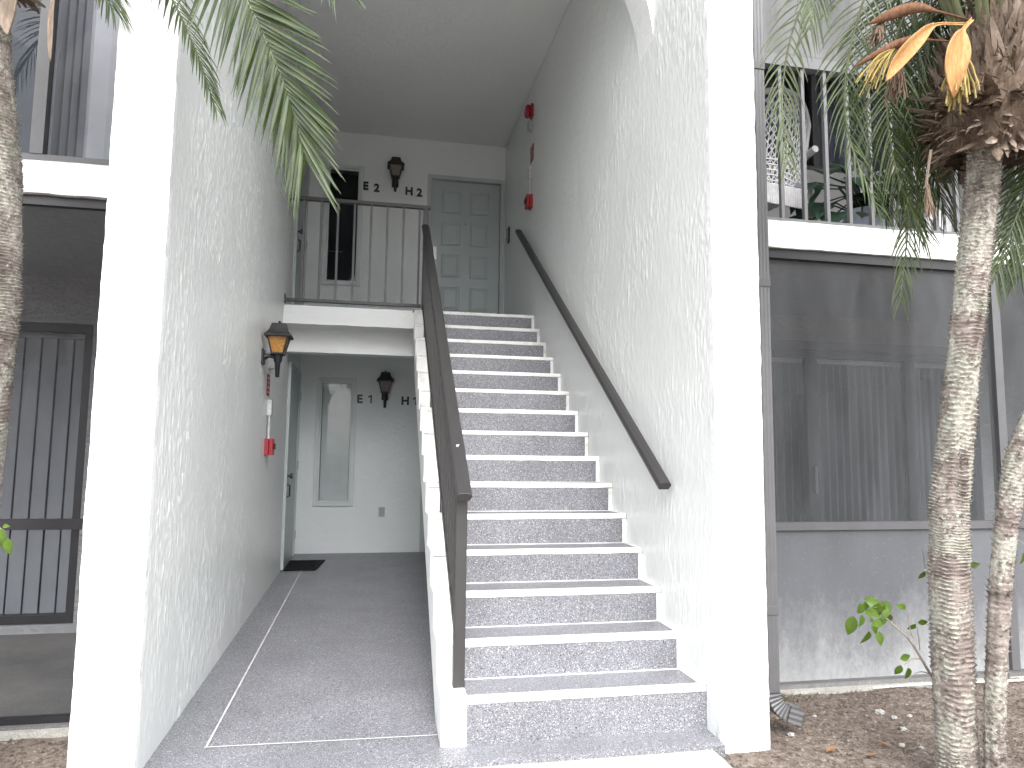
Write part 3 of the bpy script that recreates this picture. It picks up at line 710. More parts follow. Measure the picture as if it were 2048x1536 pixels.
# ------------------------------------------------------------------ fire alarm pieces, numbers, small wall fittings
def text_mesh(txt, size, depth, bold=.0):
    cu = bpy.data.curves.new('t', 'FONT'); cu.body = txt; cu.size = size; cu.extrude = depth; cu.offset = bold; cu.align_x = 'CENTER'; cu.align_y = 'CENTER'
    ob = bpy.data.objects.new('t', cu); col.objects.link(ob)
    dg = bpy.context.evaluated_depsgraph_get(); me = bpy.data.meshes.new_from_object(ob.evaluated_get(dg)); bpy.data.objects.remove(ob); return me
def put_text(name, txt, size, T, mat, parent=None, depth=.004, bold=0.):
    me = text_mesh(txt, size, depth, bold); me.transform(T); me.name = name
    me.materials.clear(); me.materials.append(M[mat]); return link(name, me, parent)
def alarm(x, nx, y, zz, where):
    """x wall plane, nx outward sign; heights in zz"""
    B = lambda x0, x1, y0, y1, z0, z1: MB().box(min(x + nx * x0, x + nx * x1), max(x + nx * x0, x + nx * x1), y + y0, y + y1, z0, z1)
    s = thing('alarm_strobe', f'red alarm horn with strobe lens {where}', 'fire alarm', (x, y, zz['s']), 'fire alarm horns')
    z = zz['s']
    B(.004, .03, -.06, .06, z - .075, z + .075).build('base', 'red', s, bevel=.006)
    B(.03, .085, -.052, .052, z - .062, z + .066).build('housing', 'red', s, bevel=.018)
    B(.083, .10, -.03, .03, z - .02, z + .02).build('lens', 'shell', s, bevel=.006)
    z = zz['b']
    g = tag(B(.002, .05, -.045, .045, z - .055, z + .055).build('junction_box', 'greybox', None, bevel=.004), f'plain grey junction box under the alarm horn {where}', 'junction box', 'grey junction boxes')
    s = thing('warning_sign', f'small red warning sign with faded lettering {where}', 'sign', (x, y, zz['t']), 'red alarm signs')
    z = zz['t']; hw, hh = .075, .09
    B(.003, .007, -hw, hw, z - hh, z + hh).build('plate', 'redsign', s)
    Tt = Matrix(((0, 0, nx, x + nx * .0075), (nx, 0, 0, y), (0, 1, 0, 0), (0, 0, 0, 1)))
    for k, (tx, sz) in enumerate((('LOCAL', .034), ('FIRE', .034), ('ALARM', .034), ('CALL 911', .026))):
        put_text('lettering', tx, sz, Matrix.Translation((0, 0, z + .058 - k * .039)) @ Tt, 'pinkwhite', s, .0006)
    s = thing('pull_station', f'red alarm pull station hung on a steel conduit {where}', 'pull station', (x, y, zz['p']), 'alarm pull stations')
    z = zz['j']
    B(.002, .045, -.03, .03, z - .07, z + .07).build('conduit_box', 'galv', s, bevel=.004)
    MB().tube([(x + nx * .024, y, z - .07), (x + nx * .024, y, zz['p'] + .07)], .012, 10).build('conduit', 'galv', s, 40)
    MB().tube([(x + nx * .024, y, z - .085), (x + nx * .024, y, z - .065)], .017, 10).build('coupling', 'galv', s); MB().tube([(x + nx * .024, y, zz['p'] + .065), (x + nx * .024, y, zz['p'] + .09)], .017, 10).build('coupling', 'galv', s)
    z = zz['p']
    B(.002, .035, -.055, .055, z - .07, z + .07).build('back_box', 'red', s, bevel=.003); B(.038, .07, -.055, .055, z - .07, z + .07).build('cover', 'red', s, bevel=.004)
    B(.07, .082, -.035, .035, z - .02, z + .03).build('pull_handle', 'black', s, bevel=.003)
alarm(XL1, 1, 2.20, dict(s=2.285, b=2.05, t=1.855, j=1.665, p=1.335), 'on the left corridor wall')
alarm(XR0, -1, 3.16, dict(s=5.015, b=4.855, t=4.545, j=4.33, p=4.0), 'on the right wall above the stairs')

Tn = lambda x, z: Matrix(((1, 0, 0, x), (0, 0, -1, YB - .008), (0, 1, 0, z), (0, 0, 0, 1)))
for chars, label in (([('E', -.178, 4.628), ('2', -.04, 4.612)], 'black wall characters E 2 beside the dark upper window'),
                     ([('H', .365, 4.605), ('2', .495, 4.597)], 'black wall characters H2 beside the upper door'),
                     ([('E', -.165, 1.945), ('1', -.045, 1.95)], 'weathered black wall characters E1 beside the lower window'),
                     ([('H', .385, 1.935), ('1', .50, 1.94)], 'black wall characters H1 half hidden by the stairs')):
    g = thing('unit_number', label, 'sign', (chars[0][1], YB, chars[0][2]), 'unit numbers on the back wall')
    for ch, x, z in chars:
        if ch == '1':
            MB().extrude([(x + .008, z - .05), (x + .026, z - .05), (x + .026, z + .05), (x + .012, z + .05), (x - .02, z + .032), (x - .02, z + .014), (x + .008, z + .028)], 'y', YB - .014, YB - .002).build('character', 'letter', g)
        else: put_text('character', ch, .140, Tn(x, z), 'letter', g, .006, .005)

mt = thing('door_mat', 'black rectangular mat in front of the left corridor door', 'door mat', (-.66, 3.95, zf(3.9)), 'door mats')
mm = MB(); y0, y1, x0, x1 = 3.62, 4.20, XL1 + .03, -.47
mm.add([(x0, y0, zf(y0) + .005), (x1 - .06, y0, zf(y0) + .005), (x1, y1, zf(y1) + .005), (x0, y1, zf(y1) + .005), (x0, y0, zf(y0) + .017), (x1 - .06, y0, zf(y0) + .017), (x1, y1, zf(y1) + .017), (x0, y1, zf(y1) + .017)],
       [(0, 1, 2, 3), (4, 5, 6, 7), (0, 1, 5, 4), (1, 2, 6, 5), (2, 3, 7, 6), (3, 0, 4, 7)]); mm.build('pad', 'mat', mt, bevel=.003)
rbm = MB()
for k in range(12):
    y = y0 + .03 + k * .045; rbm.box(x0 + .02, x1 - .09, y, y + .02, zf(y) + .0175, zf(y) + .0205)
rbm.build('rib', 'mat', mt)
m2 = MB().lathe([(.40, 0), (.40, .008), (.385, .012)], (0, 0, 0), 40); m2.v = [(x * .9 + 1.0, y * .6 + 4.38, z + zf(4.38) + .006) for x, y, z in m2.v]
tag(m2.build('door_mat', 'mat'), 'black oval mat peeking out behind the stairs', 'door mat', 'door mats')

db = thing('doorbell_camera', 'small black and white doorbell on the right wall by the upper door', 'doorbell', (XR0, 4.45, 4.03))
MB().box(XR0 - .02, XR0 - .001, 4.40, 4.50, 3.94, 4.13).build('wedge', 'black', db, bevel=.003); MB().box(XR0 - .04, XR0 - .02, 4.425, 4.475, 3.955, 4.115).build('face', 'shell', db, bevel=.004)
MB().tube([(XR0 - .041, 4.45, 3.985), (XR0 - .046, 4.45, 3.985)], .014, 12).build('button', 'black', db)
oc = thing('outlet_cover', 'weatherproof grey outlet cover low on the lower back wall', 'outlet', (.137, YB, .585))
MB().box(.10, .175, YB - .01, YB - .003, .53, .645).build('plate', 'trim', oc, bevel=.003)
MB().box(.108, .167, YB - .022, YB - .01, .592, .637).build('flap', 'greybox', oc, bevel=.003); MB().box(.108, .167, YB - .022, YB - .01, .538, .583).build('flap', 'greybox', oc, bevel=.003)

# ------------------------------------------------------------------ downspout
ds = thing('downspout', 'grey rectangular downspout with ribbed elbow beside the right pier', 'downspout', (1.93, -.76, 0))
def spout_pipe(x, y, z0, z1):
    m = MB(); w, d = .058, .058; pr = []
    for (ax, ay, bx, by) in ((-1, -1, 1, -1), (1, -1, 1, 1), (1, 1, -1, 1), (-1, 1, -1, -1)):
        for k in range(6):
            t = k / 6; px = ax + (bx - ax) * t; py = ay + (by - ay) * t; o = .0 if k % 2 == 0 else -.07
            nx, ny = (0, ay) if ay == by else (ax, 0)
            pr.append((x + w / 2 * (px + o * nx), y + d / 2 * (py + o * ny)))
    return m.extrude(pr, 'z', z0, z1)
spout_pipe(1.962, -.76, .15, 6.05).build('pipe', 'pvc', ds)
for z in (.52, 2.17, 3.35): MB().box(1.929, 1.995, -.793, -.727, z, z + .045).build('strap', 'pvc', ds, bevel=.002)
el = MB(); N = 22; vsr = []
for k in range(N + 1):
    t = k / N; ang = t * R(72)
    rr = .105; c = Vector((1.962 + rr, -.76, .15)); p = c + Vector((-rr * math.cos(ang), 0, -rr * math.sin(ang)))
    tn = Vector((math.sin(ang), 0, -math.cos(ang))); nr = Vector((math.cos(ang), 0, math.sin(ang)))
    sw = (.033, .030, .036)[k % 3]
    vsr.append([p + nr * i * sw + Vector((0, 1, 0)) * j_ * sw for i, j_ in ((-1, -1), (1, -1), (1, 1), (-1, 1))])
tn = Vector((math.sin(R(72)), 0, -math.cos(R(72)))); nr = Vector((math.cos(R(72)), 0, math.sin(R(72)))); pe = sum(vsr[-1], Vector()) / 4
n_ = len(vsr)
m = MB(); m.v = [tuple(q) for L in vsr for q in L]
for k in range(n_ - 1):
    for j_ in range(4): m.f.append((4 * k + j_, 4 * k + (j_ + 1) % 4, 4 * k + 4 + (j_ + 1) % 4, 4 * k + 4 + j_))
m.build('elbow', 'pvc', ds)
m = MB(); ends = []
for d_ in (0, .075):
    p = pe + tn * d_; L = []
    for (ax, ay, bx, by) in ((-1, -1, 1, -1), (1, -1, 1, 1), (1, 1, -1, 1), (-1, 1, -1, -1)):
        for k in range(6):
            t = k / 6; px = ax + (bx - ax) * t; py = ay + (by - ay) * t; o = .0 if k % 2 == 0 else -.10
            i, j_ = (px, py + o * ay) if ay == by else (px + o * ax, py)
            L.append(p + nr * i * .038 + Vector((0, 1, 0)) * j_ * .038)
    ends.append(L)
m.v = [tuple(q) for L in ends for q in L]
for j_ in range(24): m.f.append((j_, (j_ + 1) % 24, 24 + (j_ + 1) % 24, 24 + j_))
m.build('outlet', 'pvc', ds, fix=False)

# ------------------------------------------------------------------ left unit: upper window, lower screened porch
w = ring(MB(), -3.2, -1.118, 2.74, 5.2, YP, YP + .06, .035)
ul = thing('upper_left_window', 'dark framed sliding window above the left porch', 'window', (-2.1, YP, 2.74))
ul.name = 'sliding_window'
w.build('frame', 'greyframe', ul); MB().box(-1.735, -1.675, YP - .004, YP + .05, 2.776, 5.16).build('mullion', 'greyframe', ul)
MB().sheet(-3.16, -1.737, YP + .02, 2.776, 5.16).build('pane', 'darkglass', ul, fix=False); MB().sheet(-1.674, -1.155, YP + .032, 2.776, 5.16).build('pane', 'clear', ul, fix=False)
MB().box(-1.30, -1.285, YP + .01, YP + .05, 2.776, 5.16).build('mullion', 'bronze', ul)
vb = thing('vertical_blind', 'half drawn grey vertical blind inside the upper left window', 'blind', (-1.5, YP + .12, 2.8), 'vertical blinds')
x = -1.66; k = 0
MB().box(-3.1, -1.14, YP + .09, YP + .15, 5.10, 5.15).build('head_rail', 'slat', vb)
while x < -1.14:
    wd = .02 if k < 7 else .085
    ang = R((70, 84)[k % 2]) if k < 7 else R(-8 if k % 3 == 1 else (38 if k % 3 == 0 else 8))
    dx, dy = .044 * math.cos(ang), .044 * math.sin(ang)
    bow = .006
    MB().add([(x - dx, YP + .12 - dy, 2.80), (x, YP + .12 - bow, 2.80), (x + dx, YP + .12 + dy, 2.80), (x - dx, YP + .12 - dy, 5.1), (x, YP + .12 - bow, 5.1), (x + dx, YP + .12 + dy, 5.1)], [(0, 1, 4, 3), (1, 2, 5, 4)]).build('slat', 'slatlav', vb, fix=False)
    x += wd; k += 1
MB().box(-3.3, -1.2, YP + .5, YP + .52, 2.74, 5.2).build('room_backdrop', 'room', ul)

lp = thing('porch_screen', 'dark framed insect screen closing the lower left porch', 'screen', (-2, YP, 0), 'porch screens')
MB().box(-4.5, XL0 - .003, YP + .02, YP + .06, .905, .955).build('mid_rail', 'bronze', lp); MB().box(-4.5, XL0 - .003, YP + .02, YP + .06, 2.52, 2.565).build('top_rail', 'bronze', lp); MB().box(-4.5, XL0 - .003, YP + .02, YP + .06, .002, .03).build('bottom_rail', 'bronze', lp)
for x in (-4.5, -3.0): MB().box(x - .025, x + .025, YP + .018, YP + .062, .03, 2.52).build('post', 'bronze', lp)
MB().sheet(-4.45, XL0 - .006, YP + .038, .03, .905).build('mesh', 'screenleft', lp, fix=False); MB().sheet(-4.45, XL0 - .006, YP + .038, .955, 2.52).build('mesh', 'screenleft', lp, fix=False)
def slider(x0, x1, z0, z1, name, label, frame, mull, slatmat, sp, ang, grp, blabel, hw=.045):
    s = thing(name, label, 'sliding door', ((x0 + x1) / 2, YPB, z0), 'sliding glass doors')
    ring(MB(), x0 + .002, x1 - .002, z0 + .002, z1 - .002, YPB + .02, YPB + .10, .06).build('frame', frame, s)
    for xm, wm in mull: MB().box(xm - wm / 2, xm + wm / 2, YPB + .03, YPB + .08, z0 + .062, z1 - .062).build('stile', frame, s)
    MB().sheet(x0 + .06, x1 - .06, YPB + .055, z0 + .062, z1 - .062).build('pane', 'porchglass', s, fix=False)
    bl = thing('vertical_blind', blabel, 'blind', ((x0 + x1) / 2, YPB + .2, z0), 'vertical blinds')
    x = x0 + .08
    MB().box(x0, x1, YPB + .17, YPB + .23, z1 - .09, z1 - .04).build('head_rail', slatmat, bl)
    while x < x1 - .06:
        if True:
            a_ = ang + R(random.uniform(-3, 3)); dx, dy = hw * math.cos(a_), hw * math.sin(a_); y = YPB + .2
            MB().add([(x - dx, y - dy, z0 + .03), (x + .004, y, z0 + .03), (x + dx, y + dy, z0 + .03), (x - dx, y - dy, z1 - .09), (x + .004, y, z1 - .09), (x + dx, y + dy, z1 - .09)], [(0, 1, 4, 3), (1, 2, 5, 4)]).build('slat', slatmat, bl, fix=False)
        x += sp
    return s
slider(-4.4, -2.05, .06, 2.22, 'sliding_glass_door', 'bronze sliding glass door behind the lower left screen', 'bronze', [(-3.2, .07)], 'slatdark', .112, R(-9), 'x', 'closed grey vertical blind behind the left sliding door', .054)
sr = slider(3.0, 5.6, .06, 2.26, 'sliding_glass_door', 'grey sliding glass door behind the lower right screen', 'bronze', [(3.88, .12), (4.9, .12)], 'slat', .076, R(66), 'x', 'opened white vertical blind behind the right sliding door')
MB().box(3.865, 3.895, YPB + .005, YPB + .03, .98, 1.22).build('door_handle', 'whiteframe', sr, bevel=.004)
# header trim over the right sliding door
MB().box(2.0, 5.8, YPB - .03, YPB - .002, 2.262, 2.34).build('door_header', 'greyframe', bld)

# ------------------------------------------------------------------ right unit: lower screened porch
rp = thing('porch_screen', 'tall grey insect screen with vinyl kick panels beside the downspout', 'screen', (3.0, YP, 0), 'porch screens')
MB().box(XR1 + .004, 6.5, YP + .01, YP + .06, .865, .912).build('mid_rail', 'greyframe', rp); MB().box(XR1 + .004, 6.5, YP + .01, YP + .06, 2.51, 2.568).build('top_rail', 'bronze', rp); MB().box(XR1 + .004, 6.5, YP + .01, YP + .06, -.03, .0).build('bottom_rail', 'greyframe', rp)
for x in (3.955, 5.6): MB().box(x - .03, x + .03, YP + .005, YP + .065, .0, 2.51).build('post', 'greyframe', rp)
for x0, x1 in ((XR1 + .004, 3.925), (3.985, 5.57)):
    MB().sheet(x0, x1, YP + .034, .912, 2.51).build('mesh', 'screen', rp, fix=False); MB().box(x0, x1, YP + .03, YP + .036, .0, .865).build('kick_panel', 'kick', rp)
tb = thing('side_table', 'small round glass table just behind the lower right screen', 'table', (2.52, .3, 0))
MB().lathe([(.20, 0), (.205, .006), (.20, .012)], (2.42, .35, .93), 32).build('glass_top', 'clear', tb); MB().tube([(2.42, .35, 0), (2.42, .35, .93)], .02).build('stem', 'whiteframe', tb); MB().lathe([(.16, 0), (.15, .02), (.03, .03)], (2.42, .35, -.005), 24).build('foot', 'whiteframe', tb)

# ------------------------------------------------------------------ right unit: upper porch
ur = thing('balcony_railing', 'pale metal picket railing of the upper right porch', 'railing', (3, YP, 2.74))
MB().box(XR1 + .004, 6.5, YP + .0, YP + .05, 3.755, 3.825).build('top_rail', 'whiteframe', ur); MB().box(XR1 + .004, 6.5, YP + .01, YP + .05, 2.742, 2.765).build('bottom_rail', 'whiteframe', ur)
k = 0; x = 1.98
while x < 5.4: MB().box(x - .011, x + .011, YP + .012, YP + .040, 2.765, 3.755).build('baluster', 'whiteframe', ur); x += .1575
us = thing('roller_shade', 'grey woven shade covering the upper right porch above the railing', 'shade', (3, YP, 3.83))
MB().sheet(XR1 + .004, 6.5, YP + .024, 3.826, 5.95).build('fabric', 'shade', us, fix=False); MB().box(XR1 + .004, 6.5, YP + .012, YP + .04, 3.826, 3.846).build('hem_bar', 'greyframe', us)
MB().box(XR1 + .002, 8.79, YPB - .012, YPB - .002, 2.74, 3.945).build('wall', 'greywall', bld)
rs = thing('picture_window', 'wide upper right window with blue grey curtains behind the railing', 'window', (4, YPB, 3.95))
ring(MB(), 2.502, 5.598, 3.952, 4.948, YPB + .02, YPB + .10, .05).build('frame', 'whiteframe', rs); MB().box(3.97, 4.03, YPB + .03, YPB + .08, 4.0, 4.9).build('stile', 'whiteframe', rs); MB().sheet(2.55, 5.55, YPB + .055, 4.0, 4.9).build('pane', 'porchglass', rs, fix=False)
cu = thing('curtain', 'blue grey pleated curtain inside the upper right window', 'curtain', (4, YPB + .2, 2.8))
for xa_, xb_ in ((2.5, 3.9), (4.15, 5.6)):
    m = MB(); n = 90
    for k in range(n + 1):
        x = xa_ + (xb_ - xa_) * k / n; y = YPB + .22 + .035 * math.sin(k * .75) + .01 * math.sin(k * .31); m.v += [(x, y, 3.9), (x, y - .01, 4.95)]
    for k in range(n): m.f.append((2 * k, 2 * k + 2, 2 * k + 3, 2 * k + 1))
    m.build('panel', 'curtain', cu, 80, fix=False)

def wicker(loc, rot, label):
    T = Matrix.Translation(loc) @ Matrix.Rotation(rot, 4, 'Z')
    c = thing('wicker_chair', label, 'chair', loc, 'white wicker chairs')
    W, H0, H1 = .31, .40, 1.02
    # back: lattice on a gently curved surface, facing +y side away
    def bp(u, v): # u -1..1, v 0..1
        hh = H1 - .14 * abs(u) ** 3
        z = H0 + (hh - H0) * v
        return Vector((u * W * (1 - .06 * v), -.24 - .12 * v + .10 * u * u, z))
    m = MB()
    for d_ in (-1, 1):
        for k in range(-14, 15):
            pts = []
            for i in range(15):
                v = i / 14; u = k / 7 + d_ * (v - .5) * 1.6
                if -1 <= u <= 1: pts.append(bp(u, v))
            if len(pts) > 1: m.tube(pts, .0045, 4, False)
    for k in range(-9, 10): m.tube([bp(k / 9, i / 8) for i in range(9)], .004, 4, False)
    for k in range(0, 6): m.tube([bp(-1 + i / 8, k / 18) for i in range(17)], .006, 4, False)
    m.xf(T).build('woven_back', 'wicker', c, fix=False)
    edge = [bp(-1, i / 10) for i in range(11)] + [bp(-1 + i / 8, 1) for i in range(1, 16)] + [bp(1, 1 - i / 10) for i in range(11)]
    MB().tube(edge, .02, 8).xf(T).build('back_frame', 'wicker', c, 60)
    s = MB()
    for k in range(20): s.tube([(-W + .02, -.24 + k * .027, H0 + .004 * (k % 2)), (W - .02, -.24 + k * .027, H0 + .004 * ((k + 1) % 2))], .014, 6)
    s.xf(T).build('seat', 'wicker', c)
    for yy in (-.25, .28):
        sk = MB()
        for k in range(40):
            x = -W + 2 * W * k / 39; sk.tube([(x, yy, H0), (x, yy, H0 - .13)], .009, 5)
        sk.xf(T).build('apron', 'wicker', c)
    MB().box(-W + .03, W - .03, -.21, .26, H0 + .02, H0 + .09).xf(T).build('cushion', 'cushion', c, bevel=.02)
    for i in (-1, 1):
        for yy in (-.25, .26): MB().tube([(i * W, yy, H0 + (.22 if yy > 0 else .02)), (i * (W + .015), yy * 1.05, 0)], .022, 8).xf(T).build('leg', 'wicker', c, 60)
        MB().tube([(i * W, -.30, H0 + .30), (i * (W + .04), -.05, H0 + .27), (i * (W + .03), .24, H0 + .25), (i * W, .30, H0 + .18)], .026, 8).xf(T).build('arm', 'wicker', c, 60)
wicker((2.60, .42, 2.735), R(12), 'white wicker armchair behind the upper railing next to the pier')
wicker((3.95, .6, 2.735), R(215), 'white wicker armchair farther along the upper porch behind the palm fronds')

def leafmesh(name, L, W, fold=.25, curl=.2, heart=False, seg=6):
    m = MB()
    for k in range(seg + 1):
        t = k / seg; w = W / 2 * (math.sin(math.pi * min(1, t * 1.02) ** (.62 if heart else .8)) ** .85 if 0 < t < 1 else (.02))
        if k == seg: w = 0.0008
        z = -curl * L * t * t
        m.v += [(-w, t * L, z + fold * w), (0, t * L, z), (w, t * L, z + fold * w)]
    for k in range(seg): m.f += [(3 * k, 3 * k + 1, 3 * k + 4, 3 * k + 3), (3 * k + 1, 3 * k + 2, 3 * k + 5, 3 * k + 4)]
    me = bpy.data.meshes.new(name); me.from_pydata(m.v, [], m.f); me.update()
    for p in me.polygons: p.use_smooth = True
    return me
def orient(pos, d, up, s=1.):
    y = Vector(d).normalized(); x = y.cross(Vector(up)); x = x.normalized() if x.length > 1e-4 else Vector((1, 0, 0)); z = x.cross(y)
    return Matrix(((x.x * s, y.x * s, z.x * s, pos[0]), (x.y * s, y.y * s, z.y * s, pos[1]), (x.z * s, y.z * s, z.z * s, pos[2]), (0, 0, 0, 1)))
def place_leaf(me, pos, d, up, s, parent):
    o = bpy.data.objects.new('leaf', me); col.objects.link(o); o.parent = parent; o.matrix_parent_inverse = Matrix.Translation(parent.location).inverted(); o.matrix_basis = orient(pos, d, up, s); return o

big = leafmesh('house_plant_leaf', .26, .20, .25, .35, True); big.materials.append(M['darkleaf'])
pp = thing('potted_plant', 'dark broad leaved house plant in a pale pot behind the upper railing', 'plant', (3.22, .18, 2.735))
MB().lathe([(.10, 0), (.14, .22), (.15, .25), (.135, .25), (.12, .2)], (3.30, .15, 2.735), 28).build('pot', 'pot', pp, 40)
rng = random.Random(5); stm = MB()
for k in range(34):
    a_ = rng.uniform(0, 6.283); r_ = rng.uniform(.05, .36); h_ = rng.uniform(.08, .50) * (1 - r_ * .35)
    base = Vector((3.30, .15, 2.95)); p = Vector((3.13 + 1.0 * r_ * math.cos(a_), .15 + .6 * r_ * math.sin(a_), 2.80 + h_))
    d_ = Vector((math.cos(a_), math.sin(a_) * .6 - .5, rng.uniform(-.7, .15)))
    place_leaf(big, p, d_, (0, -.3, 1), rng.uniform(.65, 1.1), pp); stm.tube([base, (base + p) / 2 + Vector((0, 0, .1)), p], .006, 5)
stm.build('stem', 'darkleaf', pp, fix=False)

# ------------------------------------------------------------------ palms
def cr(pts, n):
    P = [Vector(p) for p in pts]; P = [P[0] * 2 - P[1]] + P + [P[-1] * 2 - P[-2]]; out = []
    ns = len(P) - 3
    for i in range(n + 1):
        u = i / n * ns; k = min(int(u), ns - 1); t = u - k; a_, b_, c_, d_ = P[k:k + 4]
        out.append(.5 * ((2 * b_) + (c_ - a_) * t + (2 * a_ - 5 * b_ + 4 * c_ - d_) * t * t + (3 * b_ - a_ - 3 * c_ + d_) * t ** 3))
    return out
def trunk(name, pts, rads, parent, ringh=.017, seed=1, lip=.017, nseg=56):
    rng = random.Random(seed)
    L = sum((Vector(pts[i + 1]) - Vector(pts[i])).length for i in range(len(pts) - 1)); n = int(L / .0042)
    C = cr(pts, n); rr = np.interp(np.linspace(0, 1, n + 1), np.linspace(0, 1, len(rads)), rads)
    m = MB(); nn = Vector((1, 0, 0))
    for k, p in enumerate(C):
        t = (C[min(k + 1, n)] - C[max(k - 1, 0)]).normalized(); nn = (nn - t * nn.dot(t)).normalized(); bb = t.cross(nn); s = k * L / n
        for j in range(nseg):
            a_ = 2 * math.pi * j / nseg; d_ = nn * math.cos(a_) + bb * math.sin(a_)
            q = d_ * rr[k]
            warp = .012 * noise.noise(Vector((math.cos(a_) * 1.6, math.sin(a_) * 1.6, s * 9 + seed))) + .004 * noise.noise(Vector((math.cos(a_) * 6, math.sin(a_) * 6, s * 30 + seed)))
            ph = ((s + warp) / ringh) % 1.0
            st = .55 + .9 * noise.noise(Vector((math.cos(a_) * 2.5, math.sin(a_) * 2.5, s * 5 + 3 * seed)))
            jag = .6 + 1.1 * abs(noise.noise(Vector((math.cos(a_) * 11, math.sin(a_) * 11, math.floor((s + warp) / ringh) * 3.3))))
            r_ = rr[k] + lip * max(.15, st) * jag * (ph ** 2.2) - .002 + .006 * noise.noise(Vector((d_.x * 2, d_.y * 2, s * 3)))
            m.v.append(tuple(p + d_ * r_))
    for k in range(n):
        for j in range(nseg):
            j2 = (j + 1) % nseg; m.f.append((k * nseg + j, k * nseg + j2, (k + 1) * nseg + j2, (k + 1) * nseg + j))
    # torn scar tufts standing off the trunk
    for k in range(int(L * 260)):
        s = rng.random(); i = int(s * (n - 1)); p = C[i]; t = (C[i + 1] - C[i]).normalized(); a_ = rng.uniform(0, 6.283)
        x = t.orthogonal().normalized(); y = t.cross(x); d_ = x * math.cos(a_) + y * math.sin(a_); sd = t.cross(d_)
        b0 = p + d_ * (rr[i] + .001); l = rng.uniform(.008, .022); w_ = rng.uniform(.004, .010)
        m.add([b0 - sd * w_, b0 + sd * w_, b0 + d_ * l * .75 + t * l * rng.uniform(.1, .9), b0 - t * .006], [(0, 1, 2), (0, 2, 3), (1, 3, 2)])
    return m.build(name, 'bark', parent, 70, fix=False)
def frond(pts, L, parent, n=46, face=None, droop=.5, wid=.013, mat='frond', seed=0, amin=22, amax=62, bare=.06, rad=.008, tiptaper=.45, vee=.25, sides=(1, -1)):
    rng = random.Random(seed); C = cr(pts, 60); m = MB(); g = Vector((0, 0, -1))
    rk = MB().tube(C, [rad * (1 - .85 * i / 60) + .0012 for i in range(61)], 6)
    face = Vector(face) if face is not None else Vector((0, 0, 1))
    for i in range(n):
        t = bare + (1 - bare) * (i + .5) / n; u = t * 60; k = min(int(u), 59); p = C[k].lerp(C[k + 1], u - k); T = (C[k + 1] - C[k]).normalized()
        N = (face - T * face.dot(T)); N = N.normalized() if N.length > .05 else T.orthogonal().normalized(); S = T.cross(N)
        prof = min(1, .45 + 2.2 * (t - bare)) * (1 - (1 - tiptaper) * max(0, (t - .35) / .65) ** 1.4)
        for sd in sides:
            l = L * prof * rng.uniform(.88, 1.08); ang = R(amax + (amin - amax) * t + rng.uniform(-5, 5))
            d = (T * math.cos(ang) + S * sd * math.sin(ang) + N * (vee + rng.uniform(-.12, .12))).normalized()
            q = p + T * rng.uniform(-.004, .004) + N * .002; seg = 5; o = len(m.v); W = wid * rng.uniform(.8, 1.15) * (.6 + .4 * prof)
            tw = rng.uniform(-.35, .35)
            for s in range(seg + 1):
                f = s / seg; w_ = W * (.55 + .75 * f * 2 if f < .3 else 1) * (1 - max(0, (f - .3) / .7) ** 1.6) * .5 + .0006
                wd = d.cross(N); wd = wd.normalized() if wd.length > .05 else S; nn = wd.cross(d)
                wd = wd * math.cos(tw) + nn * math.sin(tw)
                m.v += [tuple(q - wd * w_ + nn * w_ * .5), tuple(q), tuple(q + wd * w_ + nn * w_ * .5)]
                q = q + d * l / seg; d = (d + g * droop * (.10 + .16 * f) * (1 + rng.uniform(-.2, .2))).normalized()
            for s in range(seg): m.f += [(o + 3 * s, o + 3 * s + 1, o + 3 * s + 4, o + 3 * s + 3), (o + 3 * s + 1, o + 3 * s + 2, o + 3 * s + 5, o + 3 * s + 4)]
    f_ = m.build('frond', mat, parent, 60, fix=False); rk.build('rachis', 'rachis', f_, 60, fix=False).matrix_parent_inverse = Matrix()
    return f_
